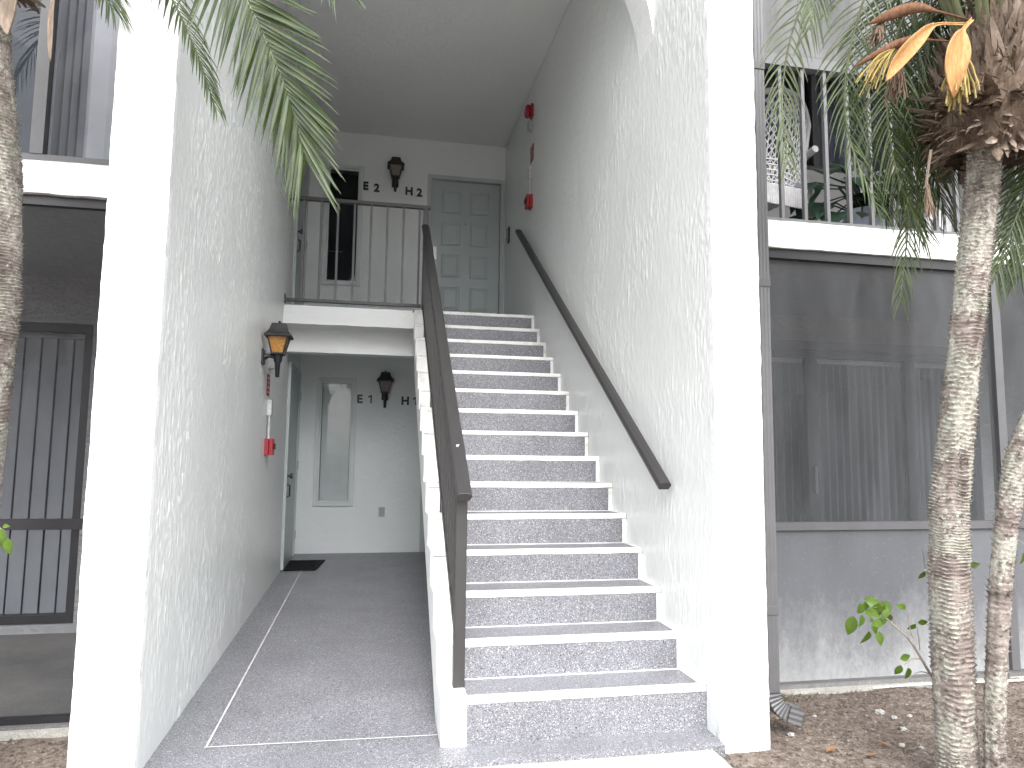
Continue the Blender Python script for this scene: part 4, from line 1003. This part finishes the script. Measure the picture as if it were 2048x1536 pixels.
def boots(center, axis, rad, h, parent, n=420, seed=3, flare=.0):
    """shaggy mass of old leaf bases and fibre round the top of the trunk"""
    rng = random.Random(seed); m = MB(); m2 = MB(); A = Vector(axis).normalized(); X = A.orthogonal().normalized(); Y = A.cross(X)
    prof = lambda v: rad * (.52 + .62 * math.sin(math.pi * min(1, v * .9 + .12)) ** .8) * (1 - .25 * v)
    core = MB(); ns = 18
    for k in range(ns + 1):
        v = k / ns
        for j in range(28):
            a_ = 2 * math.pi * j / 28; d_ = X * math.cos(a_) + Y * math.sin(a_); p = Vector(center) + A * (h * v) + d_ * prof(v) * (.80 + .14 * noise.noise(d_ * 3 + A * v * 5)); core.v.append(tuple(p))
    for k in range(ns):
        for j in range(28): core.f.append((k * 28 + j, k * 28 + (j + 1) % 28, k * 28 + 28 + (j + 1) % 28, k * 28 + 28 + j))
    core.build('fibre_core', 'boots', parent, 60, fix=False)
    for k in range(n):
        v = rng.random() ** .9; a_ = rng.uniform(0, 6.283); d_ = X * math.cos(a_) + Y * math.sin(a_); sd = A.cross(d_)
        p = Vector(center) + A * (h * v) + d_ * prof(v) * .74
        upw = (v - .30) * 2.4 + rng.uniform(-.35, .35)
        dr = (d_ * (rng.uniform(.25, .55) if v > .38 else rng.uniform(.5, 1.)) + A * (rng.uniform(.7, 1.5) if v > .38 else max(-.7, min(.5, upw))) + sd * rng.uniform(-.35, .35)).normalized()
        l = rng.uniform(.06, .17) * (1.15 if v > .35 else .85); w_ = rng.uniform(.010, .026)
        tgt = m2 if rng.random() < .38 else m
        bend = (A * rng.uniform(-.3, .5) + d_ * rng.uniform(-.4, .2)) * l * .4; up = dr.cross(sd).normalized()
        s2 = dr.cross(up).normalized()
        a0, a1, a2 = p, p + dr * l * .55 + bend * .3, p + dr * l + bend
        jag = rng.uniform(.1, .7)
        tgt.add([a0 - s2 * w_, a0 + s2 * w_, a1 + s2 * w_ * .75, a1 - s2 * w_ * .75, a2 + s2 * w_ * jag * .5, a2 - s2 * w_ * jag * .4, a0 + up * w_ * .6, a1 + up * w_ * .4, a2 + up * .001],
                [(0, 6, 7, 3), (6, 1, 2, 7), (3, 7, 8, 5), (7, 2, 4, 8), (0, 3, 2, 1), (3, 5, 4, 2)])
    fb = MB()
    for k in range(n * 2):
        v = rng.random(); a_ = rng.uniform(0, 6.283); d_ = X * math.cos(a_) + Y * math.sin(a_); sd = A.cross(d_)
        p = Vector(center) + A * (h * v) + d_ * prof(v) * .82; q = p + d_ * rng.uniform(.02, .06) + A * rng.uniform(-.08, .07) + sd * rng.uniform(-.05, .05)
        w_ = .0022; fb.add([p - sd * w_, p + sd * w_, (p + q) / 2 + d_ * .012 + sd * w_, q], [(0, 1, 2), (0, 2, 3)])
    o = m.build('leaf_base', 'boots', parent, fix=False); o['kind'] = 'stuff'; o = m2.build('leaf_base', 'boots2', parent, fix=False); o['kind'] = 'stuff'
    o = fb.build('fibre', 'boots', parent, fix=False); o['kind'] = 'stuff'
def spathe(pts, W, mat, parent, face, seed=0):
    C = cr(pts, 20); m = MB(); F = Vector(face)
    for k, p in enumerate(C):
        t = k / 20; T = (C[min(k + 1, 20)] - C[max(k - 1, 0)]).normalized(); S = T.cross(F).normalized(); N = S.cross(T)
        w_ = W / 2 * (max(.10, math.sin(math.pi * max(0, (t - .22)) / .78) ** .8 if t > .22 else .12)) * (1 if t < .98 else .1)
        for i in (-1, -.5, 0, .5, 1): m.v.append(tuple(p + S * w_ * i + N * w_ * 1.25 * (i * i - .5)))
    for k in range(20):
        for j in range(4): m.f.append((5 * k + j, 5 * k + j + 1, 5 * k + 6 + j, 5 * k + 5 + j))
    o = m.build('spathe', mat, parent, 70, fix=False)
    sm = o.modifiers.new('thick', 'SOLIDIFY'); sm.thickness = .003
    return o
def flowers(p0, d0, L, n, spread, mat, parent, seed=0, rad=.003):
    rng = random.Random(seed); m = MB()
    for k in range(n):
        d = (Vector(d0) + Vector((rng.uniform(-1, 1), rng.uniform(-1, 1), rng.uniform(-1, 1))) * spread).normalized(); p = Vector(p0) + Vector(d0) * rng.uniform(0, L * .25); pts = [p]; l = L * rng.uniform(.6, 1.1)
        for s in range(6):
            p = p + d * l / 6 + Vector((rng.uniform(-1, 1), rng.uniform(-1, 1), rng.uniform(-1, 1))) * .004; d = (d + Vector((0, 0, -.16))).normalized(); pts.append(p)
        m.tube(pts, [rad * (1 + .5 * (i % 2)) for i in range(7)], 5, False)
    return m.build('flower_stalk', mat, parent, fix=False)

FACE = -_f                                    # fronds on the near side turn their upper face outward, to the walk
# --- right palm
rpalm = thing('palm_tree', 'ringed pygmy date palm with shaggy crown and orange spathes by the right porch', 'palm tree', at(1917, 1590, 3.0), 'pygmy date palms')
PT = [at(1922, 1640, 3.0), at(1914, 1500, 3.0), at(1905, 1300, 3.0), at(1899, 1130, 3.0), at(1899, 1020, 3.0), at(1912, 880, 3.0), at(1930, 700, 3.0), at(1944, 560, 3.0), at(1960, 420, 3.0), at(1972, 290, 3.0), at(1985, 120, 3.0)]
trunk('trunk', PT, [.076, .075, .077, .074, .070, .066, .063, .062, .060, .063, .066], rpalm, seed=2)
ax = (PT[-1] - PT[-2]).normalized()
c0 = at(1980, 318, 3.0)
boots(c0, ax, .265, .60, rpalm, 760, 3)
top = at(1990, 20, 3.0)
def rf(pts, L, seed, **kw): return frond(pts, L, rpalm, seed=seed, **kw)
D0 = 3.0
# fronds hanging left in front of the porch (pixel paths are survey marks, each at its own distance)
paths = [([(1985, 10), (1850, -190), (1700, -150), (1600, 20), (1565, 180), (1575, 330)], 3.05, .33), ([(1980, 10), (1880, -120), (1760, -60), (1700, 100), (1695, 260), (1760, 430)], 2.95, .34),
         ([(1985, 20), (1900, -60), (1810, 30), (1775, 180), (1790, 330), (1850, 480)], 3.15, .36), ([(1990, 20), (1930, -20), (1860, 90), (1830, 240), (1820, 420), (1800, 600)], 3.22, .30),
         ([(1995, 20), (1930, 40), (1880, 160), (1865, 300), (1890, 430)], 3.28, .34), ([(1985, 15), (1890, -80), (1800, -20), (1745, 120), (1735, 280), (1775, 420)], 3.3, .34), ([(1990, 15), (1910, -30), (1850, 40), (1815, 170), (1805, 330), (1830, 470)], 3.35, .34), ([(1990, 15), (1915, 10), (1865, 60), (1845, 200), (1850, 380)], 3.15, .32),
         ([(2000, 10), (2060, -40), (2090, 150), (2060, 330), (2010, 520)], 3.3, .36),
         ([(2000, 10), (2080, -60), (2120, 120), (2100, 350), (2040, 560)], 3.2, .34), ([(1990, 0), (1900, -250), (1760, -260), (1660, -120), (1620, 60)], 2.85, .33),
         ([(2000, 0), (2060, -200), (2150, -220), (2240, -80), (2260, 120)], 2.9, .34), ([(1995, 0), (1960, -260), (1900, -420), (1800, -500)], 3.0, .34), ([(2000, 0), (2010, -260), (2060, -450), (2150, -520)], 3.0, .34)]
for i, (pp_, dep, L) in enumerate(paths):
    n_p = len(pp_); pts = [at(x, y, D0 + (dep - D0) * min(1, k / 2) * 1.0) for k, (x, y) in enumerate(pp_)]
    rf(pts, L * (.82 if i in (0, 1) else 1.), 20 + i, n=46 if i in (0, 1, 11) else 60, face=FACE * .6 + Vector((0, 0, .6)), droop=1.6, wid=.0085, mat='frond' if i % 3 else 'frondb', vee=.1)
# petiole bases rising from the crown
pb = MB()
rng = random.Random(9)
for k in range(22):
    a_ = rng.uniform(0, 6.28); b0 = at(1985 + 70 * math.cos(a_), 70, 3.0 + .12 * math.sin(a_)); b1 = at(1990 + 190 * math.cos(a_), -140, 3.0 + .3 * math.sin(a_)); pb.tube([b0, (b0 + b1) / 2 + Vector((0, 0, .05)), b1], [.016, .012, .008], 6)
pb.build('petiole', 'rachis', rpalm, 60, fix=False)['kind'] = 'stuff'
spathe([at(1945, 38, 2.80), at(1925, 62, 2.78), at(1912, 100, 2.76), at(1905, 140, 2.76), at(1908, 195, 2.78)], .092, 'spathe', rpalm, FACE)
spathe([at(1930, 48, 2.84), at(1870, 50, 2.80), at(1830, 85, 2.78), at(1795, 125, 2.78), at(1772, 162, 2.78)], .055, 'spathe', rpalm, FACE)
spathe([at(1945, 42, 2.9), at(1870, 22, 2.86), at(1820, 20, 2.84), at(1775, 34, 2.84), at(1735, 48, 2.84)], .055, 'spathedark', rpalm, Vector((0, 0, 1)))
spathe([at(1925, 85, 2.9), at(1860, 80, 2.86), at(1810, 84, 2.84), at(1760, 105, 2.84), at(1705, 135, 2.84)], .04, 'spathedark', rpalm, Vector((0, 0, 1)))
flowers(at(1925, 95, 2.80), (at(1920, 180, 2.78) - at(1930, 95, 2.8)).normalized(), .20, 46, .38, 'flower', rpalm, 1)
flowers(at(1800, 88, 2.84), (at(1725, 150, 2.82) - at(1800, 88, 2.84)).normalized(), .20, 34, .30, 'flower', rpalm, 2, .002)
flowers(at(1800, 110, 2.88), (at(1795, 180, 2.88) - at(1805, 110, 2.88)).normalized(), .16, 60, .30, 'dryflower', rpalm, 3, .002)
flowers(at(1770, 35, 2.86), (at(1735, 90, 2.86) - at(1770, 35, 2.86)).normalized(), .11, 40, .35, 'dryflower', rpalm, 4, .002)
MB().tube(cr([at(1862, 300, 2.95), at(1856, 340, 2.95), at(1852, 375, 2.95)], 6), .006, 6).build('dry_stalk', 'boots2', rpalm)
flowers(at(1854, 360, 2.95), (0, 0, -1), .13, 34, .16, 'dryflower', rpalm, 5, .002)
# --- second trunk at the right edge
p2 = thing('palm_tree', 'slim lichen covered palm trunk at the right edge of the picture', 'palm tree', at(1990, 1600, 2.9), 'pygmy date palms')
trunk('trunk', [at(1993, 1640, 2.9), at(1990, 1500, 2.9), at(1994, 1320, 2.9), at(2004, 1130, 2.9), at(2022, 990, 2.9), at(2052, 880, 2.9), at(2110, 760, 2.92), at(2200, 600, 2.95), at(2300, 400, 3.0)], [.040, .038, .038, .041, .045, .048, .05, .05, .05], p2, seed=5, ringh=.021, lip=.008, nseg=44)
boots(at(2285, 420, 3.0), (.25, 0, 1), .2, .45, p2, 160, 8)
for i, pp_ in enumerate([[(2320, 200), (2200, 180), (2100, 300), (2030, 440), (1990, 560)], [(2320, 200), (2180, 260), (2090, 420), (2040, 540)], [(2320, 200), (2250, 60), (2150, 100), (2080, 260)], [(2330, 200), (2420, 60), (2520, 200)]]):
    frond([at(x, y, 3.05 + .05 * i) for x, y in pp_], .34, p2, n=46, face=FACE * .5 + Vector((0, 0, .7)), droop=1.4, wid=.010, seed=60 + i, vee=.1, mat='frond')
# --- left palm
lpalm = thing('palm_tree', 'palm with pale ringed trunk cut off by the left edge of the picture', 'palm tree', at(-90, 1600, 2.9), 'pygmy date palms')
LT = [at(-150, 1640, 2.9), at(-120, 1400, 2.9), at(-85, 1150, 2.9), at(-62, 950, 2.9), at(-44, 760, 2.9), at(-32, 600, 2.9), at(-28, 450, 2.9), at(-32, 280, 2.9), at(-38, 130, 2.9), at(-40, -20, 2.9), at(-38, -160, 2.9)]
trunk('trunk', LT, [.10, .10, .105, .115, .118, .122, .122, .120, .105, .09, .09], lpalm, seed=9, ringh=.016, lip=.014)
boots(at(-45, -60, 2.9), (0, 0, 1), .22, .5, lpalm, 300, 11)
ltop = (-35, -330)
lpaths = [([ltop, (150, -420), (330, -310), (445, -95), (522, 60), (580, 200), (612, 318)], 2.72, .375, 62, 'frondc', .22), ([ltop, (100, -330), (250, -170), (340, -10), (395, 110), (430, 215)], 2.80, .20, 40, 'frond', 1.3),
          ([ltop, (180, -420), (450, -330), (600, -190), (660, -75)], 2.75, .33, 44, 'frondc', .5), ([ltop, (60, -300), (130, -170), (190, -60), (225, 20)], 2.95, .26, 34, 'frond', 1.2),
          ([ltop, (-100, -450), (-220, -380), (-320, -150)], 2.9, .33, 40, 'frond', 1.2), ([ltop, (-20, -600), (60, -800)], 2.9, .33, 40, 'frond', .8)]
for i, (pp_, dep, L, n, mt_, dr_) in enumerate(lpaths):
    main = i in (0, 2)
    frond([at(x, y, 2.9 + (dep - 2.9) * min(1, k / 2)) for k, (x, y) in enumerate(pp_)], L, lpalm, n=n + 20, face=FACE if main else FACE * .5 + Vector((.5, 0, .5)), droop=dr_, wid=.0172 if main else .009, seed=80 + i, mat=mt_, amin=16 if main else 22, amax=72 if main else 62, vee=.12, tiptaper=.75 if main else .5, rad=.008)
spathe([at(112, -60, 2.85), at(108, -20, 2.84), at(103, 30, 2.84), at(101, 80, 2.84), at(100, 122, 2.84)], .018, 'boots2', lpalm, FACE)
spathe([at(45, -90, 2.8), at(32, -30, 2.8), at(22, 10, 2.8), at(16, 40, 2.8), at(14, 70, 2.8)], .06, 'boots2', lpalm, FACE)

# ------------------------------------------------------------------ leafy sprouts
fleaf = leafmesh('ficus_leaf', .062, .034, .3, .25); fleaf.materials.append(M['leaf'])
def sprout(name, label, stems, leaves, parent_loc, seed):
    rng = random.Random(seed); s = thing('leafy_sprout', label, 'plant', parent_loc, 'leafy sprouts')
    for pts, r0 in stems: MB().tube(cr(pts, 14), [r0 * (1 - .5 * i / 14) for i in range(15)], 6).build('stem', 'twig', s, 60, fix=False)
    for p, d, sc in leaves:
        dd = CR * d[0] + CU * d[1] + _f * rng.uniform(-.5, .3)
        place_leaf(fleaf, p, dd, -_f + CU * .4 + CR * rng.uniform(-.6, .6), sc, s)
    return s
DD = 3.1
stem = [[at(1880, 1372, DD), at(1862, 1350, DD), at(1838, 1310, DD), at(1815, 1275, DD), at(1796, 1258, DD), at(1772, 1236, DD)], [at(1862, 1348, DD), at(1838, 1344, DD), at(1812, 1360, DD)], [at(1842, 1318, DD), at(1825, 1318, DD), at(1808, 1330, DD)], [at(1826, 1276, DD), at(1818, 1250, DD), at(1814, 1215, DD)], [at(1840, 1300, DD), at(1836, 1265, DD), at(1832, 1250, DD)]]
lv = []
rng = random.Random(4)
for k in range(19):
    x = rng.uniform(1722, 1778); y = rng.uniform(1198, 1248); lv.append((at(x, y, DD + rng.uniform(-.06, .06)), (rng.uniform(-1, .5), rng.uniform(-1, .15)), rng.uniform(.75, 1.25)))
for x, y, dx, dy, sc in ((1708, 1232, -.3, -1, 1.5), (1738, 1262, -.2, -1, 1.3), (1756, 1262, .1, -1, 1.), (1800, 1318, 1, .25, .9), (1802, 1330, -.3, -1, .95), (1816, 1335, .1, -1, 1.05), (1812, 1215, -.8, .2, .8), (1832, 1248, -.4, -.5, .75), (1836, 1246, .5, .1, .7), (1728, 1200, .9, .3, .8)):
    lv.append((at(x, y, DD), (dx, dy), sc))
sprout('a', 'leafy green ficus sprout growing low beside the right palm trunk', [(stem[0], .0065)] + [(s_, .003) for s_ in stem[1:]], lv, at(1885, 1375, DD), 1)
sprout('b', 'few green leaves on a twig sticking out right of the palm trunk', [([at(1915, 1170, 3.06), at(1935, 1150, 3.06), at(1942, 1128, 3.06)], .003), ([at(1870, 1160, 3.08), at(1852, 1140, 3.08), at(1845, 1095, 3.08)], .003)],
       [(at(1940, 1128, 3.06), (1, -.35), .95), (at(1938, 1132, 3.06), (.6, .3), .7), (at(1850, 1143, 3.08), (-.5, -.9), .7), (at(1936, 1098, 3.06), (.5, .5), .5)], at(1915, 1170, 3.06), 2)
sprout('c', 'bright green leaves hanging at the left edge of the picture', [([at(-40, 1030, 2.6), at(-10, 1050, 2.6), at(10, 1062, 2.6)], .003)],
       [(at(2, 1056, 2.6), (.3, -1), .95), (at(16, 1076, 2.6), (.15, -1), 1.0), (at(-4, 1070, 2.6), (.2, -1), .9), (at(6, 1052, 2.6), (1, .1), .5)], at(-40, 1030, 2.6), 3)
sprout('d', 'single green leaf on a twig at the right edge of the picture', [([at(2075, 1080, 2.85), at(2055, 1092, 2.85), at(2040, 1082, 2.85)], .003)], [(at(2046, 1106, 2.85), (.1, -1), .9), (at(2052, 1095, 2.85), (.6, -.6), .8)], at(2075, 1080, 2.85), 6)

# ------------------------------------------------------------------ ground litter
def gz(x, y): return -.063 + (.02 * max(0, min(1, (y + .9) / .6)) if x > 1.86 else 0) + (.02 * max(0, min(1, (y + .8) / .4)) if x < -1.1 else 0) + .016 * noise.noise(Vector((x, y, 0)) * 2.3) + .008 * noise.noise(Vector((x, y, 0)) * 9)
lt = MB(); rng = random.Random(12)
for k in range(9000):
    if rng.random() < .8: x, y = rng.uniform(1.6, 4.3), rng.uniform(-1.5, -.27)
    else: x, y = rng.uniform(-2.3, -1.12), rng.uniform(-1.3, -.27)
    if 1.6 < x < 1.87 and y > -.93: continue
    z = gz(x, y) + rng.uniform(.0, .006); a_ = rng.uniform(0, 6.28); l = rng.choice((.006, .009, .013, .02, .035)) * rng.uniform(.6, 1.2); w_ = rng.uniform(.0012, .0045)
    d = Vector((math.cos(a_), math.sin(a_), rng.uniform(-.3, .45))); s_ = Vector((-math.sin(a_), math.cos(a_), rng.uniform(-.5, .5))) * w_; p = Vector((x, y, z))
    lt.add([p - s_, p + s_, p + d * l + s_ * .6, p + d * l - s_ * .6, p + d * l * .5 + Vector((0, 0, w_))], [(0, 1, 4), (1, 2, 4), (2, 3, 4), (3, 0, 4)])
tag(lt.build('ground_litter', 'litter', fix=False), 'fine twigs and leaf scraps scattered over the dirt', 'litter', kind='stuff')
def lump(p, s, label, name, mat, cat, grp, flat=.6, seed=0):
    bm = bmesh.new(); bmesh.ops.create_icosphere(bm, subdivisions=3, radius=1)
    for v in bm.verts: v.co *= 1 + .55 * noise.noise(v.co * 2.2 + Vector((seed * 7.1, 0, 0)))
    for v in bm.verts: v.co = Vector((v.co.x * s, v.co.y * s * .8, v.co.z * s * flat))
    me = bpy.data.meshes.new(name); bm.to_mesh(me); bm.free(); me.materials.append(M[mat])
    o = bpy.data.objects.new(name, me); col.objects.link(o); o.location = p; return tag(o, label, cat, grp)
stones = [((2.685, -.60), .024, 'largest white shell fragment on the dirt between downspout and palm'), ((2.72, -.66), .015, 'small white shell fragment right of the largest one'), ((2.66, -.80), .016, 'white shell fragment in front of the largest one'), ((2.05, -.78), .016, 'thin white chip lying under the downspout outlet'),
          ((2.83, -.64), .013, 'buff shell fragment close to the palm trunk'), ((2.50, -.98), .014, 'curled white scrap on the dirt left of the palm'), ((2.30, -.60), .010, 'tiny white pebble behind the downspout outlet'), ((2.57, -1.02), .012, 'pale pebble beside the curled white scrap')]
for k, ((x, y), s, lb) in enumerate(stones): lump((x, y, gz(x, y) + s * .4), s, lb, 'shell_fragment', 'shell', 'shell', 'white shell fragments', .6, k)
dl = leafmesh('dry_leaf', .075, .028, .5, -.15); dl.materials.append(M['dryleaf'])
for k, (x, y, a_, lb) in enumerate(((2.10, -.98, .2, 'curled orange dry leaf nearest the white pier'), (2.42, -1.0, 2.0, 'curled orange dry leaf midway between pier and palm'), (2.30, -1.05, 3.6, 'brown dry leaf lying between the two orange ones'))):
    o = bpy.data.objects.new('dry_leaf', dl); col.objects.link(o); o.matrix_basis = orient((x, y, gz(x, y) + .008), (math.cos(a_), math.sin(a_), .05), (.2, 0, 1), 1.); tag(o, lb, 'dry leaf', 'dry leaves')
tag(MB().tube(cr([(2.9, -.27, -.035), (3.2, -.30, -.02), (3.5, -.28, -.03), (3.9, -.33, -.02), (4.4, -.29, -.03)], 30), .006, 6).build('cable', 'cable', None, 60, fix=False), 'pale cable lying along the foot of the right porch screen', 'cable')

# ------------------------------------------------------------------ trees across the lot behind the camera station (they show in the window glass)
def lot_tree(x, y, h, r, label, seed):
    rng = random.Random(seed); t = thing('oak_tree', label, 'tree', (x, y, -.06), 'trees across the lot')
    m = MB(); tops = []
    m.tube(cr([(x, y, -.1), (x + .1, y, h * .25), (x - .1, y + .1, h * .5)], 8), [.22 - .012 * i for i in range(9)], 10)
    for k in range(9):
        a_ = k * .7 + rng.random(); e = Vector((x + r * .7 * math.cos(a_), y + r * .7 * math.sin(a_), h * rng.uniform(.45, .95))); m.tube(cr([(x, y, h * .3), (Vector((x, y, h * .45)) + e) / 2, e], 6), [.09 - .012 * i for i in range(7)], 6); tops.append(e)
    m.build('trunk', 'twig', t, 60, fix=False)
    c = MB()
    for k in range(5200):
        b = rng.choice(tops); d = Vector((rng.gauss(0, 1), rng.gauss(0, 1), rng.gauss(0, .8))) * r * .26; p = b + d; u = Vector((rng.uniform(-1, 1), rng.uniform(-1, 1), rng.uniform(-1, 1))).normalized(); v = u.orthogonal().normalized(); s_ = rng.uniform(.06, .13)
        c.add([p - u * s_, p + v * s_ * .5, p + u * s_, p - v * s_ * .5], [(0, 1, 2, 3)])
    c.build('crown', 'frond', t, fix=False)
lot_tree(-4.6, -19, 6.5, 3.0, 'broad oak across the lot mirrored in the lower window', 1)
lot_tree(-12, -24, 7.5, 3.5, 'tall oak farther left across the lot', 2)
lot_tree(6.5, -26, 7.0, 3.4, 'rounded oak on the right across the lot', 3)

# ------------------------------------------------------------------ small wear: crumbs in the stair corners and corridor, weeds by the downspout, paint chip on the rail
cb = MB(); rng = random.Random(31)
def crumb(x, y, z, s_):
    u = Vector((rng.uniform(-1, 1), rng.uniform(-1, 1), 0)).normalized() * s_; v = Vector((-u.y, u.x, 0)) * rng.uniform(.3, .7); p = Vector((x, y, z))
    cb.add([p - u, p + v, p + u, p - v, p + Vector((0, 0, s_ * .6))], [(0, 1, 4), (1, 2, 4), (2, 3, 4), (3, 0, 4)])
for n in range(13):
    y = Y1 + n * TREAD; z = Z1 + n * RISE + .0045
    for k in range(rng.choice((2, 4, 7, 11))): crumb(XR0 - .008 - abs(rng.gauss(0, .05)), y + TREAD - .006 - abs(rng.gauss(0, .03)), z, rng.uniform(.002, .006))
    for k in range(rng.choice((0, 1, 4, 8))): crumb(.36 + SK(y) + abs(rng.gauss(0, .03)), y + TREAD - .006 - abs(rng.gauss(0, .02)), z, rng.uniform(.002, .005))
for k in range(70):
    y = rng.uniform(-.6, 4.3); crumb(XL1 + .012 + abs(rng.gauss(0, .05)) if k % 3 else rng.uniform(-.8, .3), y, zf(y) + .001, rng.uniform(.002, .006))
tag(cb.build('dirt_crumbs', 'litter', fix=False), 'dark dirt crumbs and leaf bits in the corners of steps and corridor', 'litter', kind='stuff')
wd = MB()
for k in range(260):
    x = 1.99 + abs(rng.gauss(0, .22)); y = -.30 - abs(rng.gauss(0, .07)); h_ = rng.uniform(.008, .032); a_ = rng.uniform(0, 6.28); d = Vector((math.cos(a_), math.sin(a_), 0)); p = Vector((x, y, gz(x, y) - .004)); q = Vector((-d.y, d.x, 0)) * .0018
    wd.add([p - q, p + q, p + Vector((0, 0, h_ * .6)) + d * h_ * .3 + q * .7, p + Vector((0, 0, h_)) + d * h_ * .8], [(0, 1, 2), (0, 2, 3)])
tag(wd.build('weeds', 'frondb', fix=False), 'sparse low weeds along the porch curb behind the downspout', 'weeds', kind='stuff')
pc = onrail(-.40); up_ = (b - a).normalized().cross(Vector((1, 0, 0))); up_ = up_ if up_.z > 0 else -up_
m = MB(); c_ = pc + up_ * .0232
m.add([c_ + Vector((-.008, -.012, -.008)), c_ + Vector((.003, -.008, -.0054)), c_ + Vector((.010, .012, .0081)), c_ + Vector((-.002, .006, .004)), c_ + Vector((-.009, .010, .0067))], [(0, 1, 2, 3), (0, 3, 4)])
o = m.build('paint_chip', 'shell', rl, fix=False)
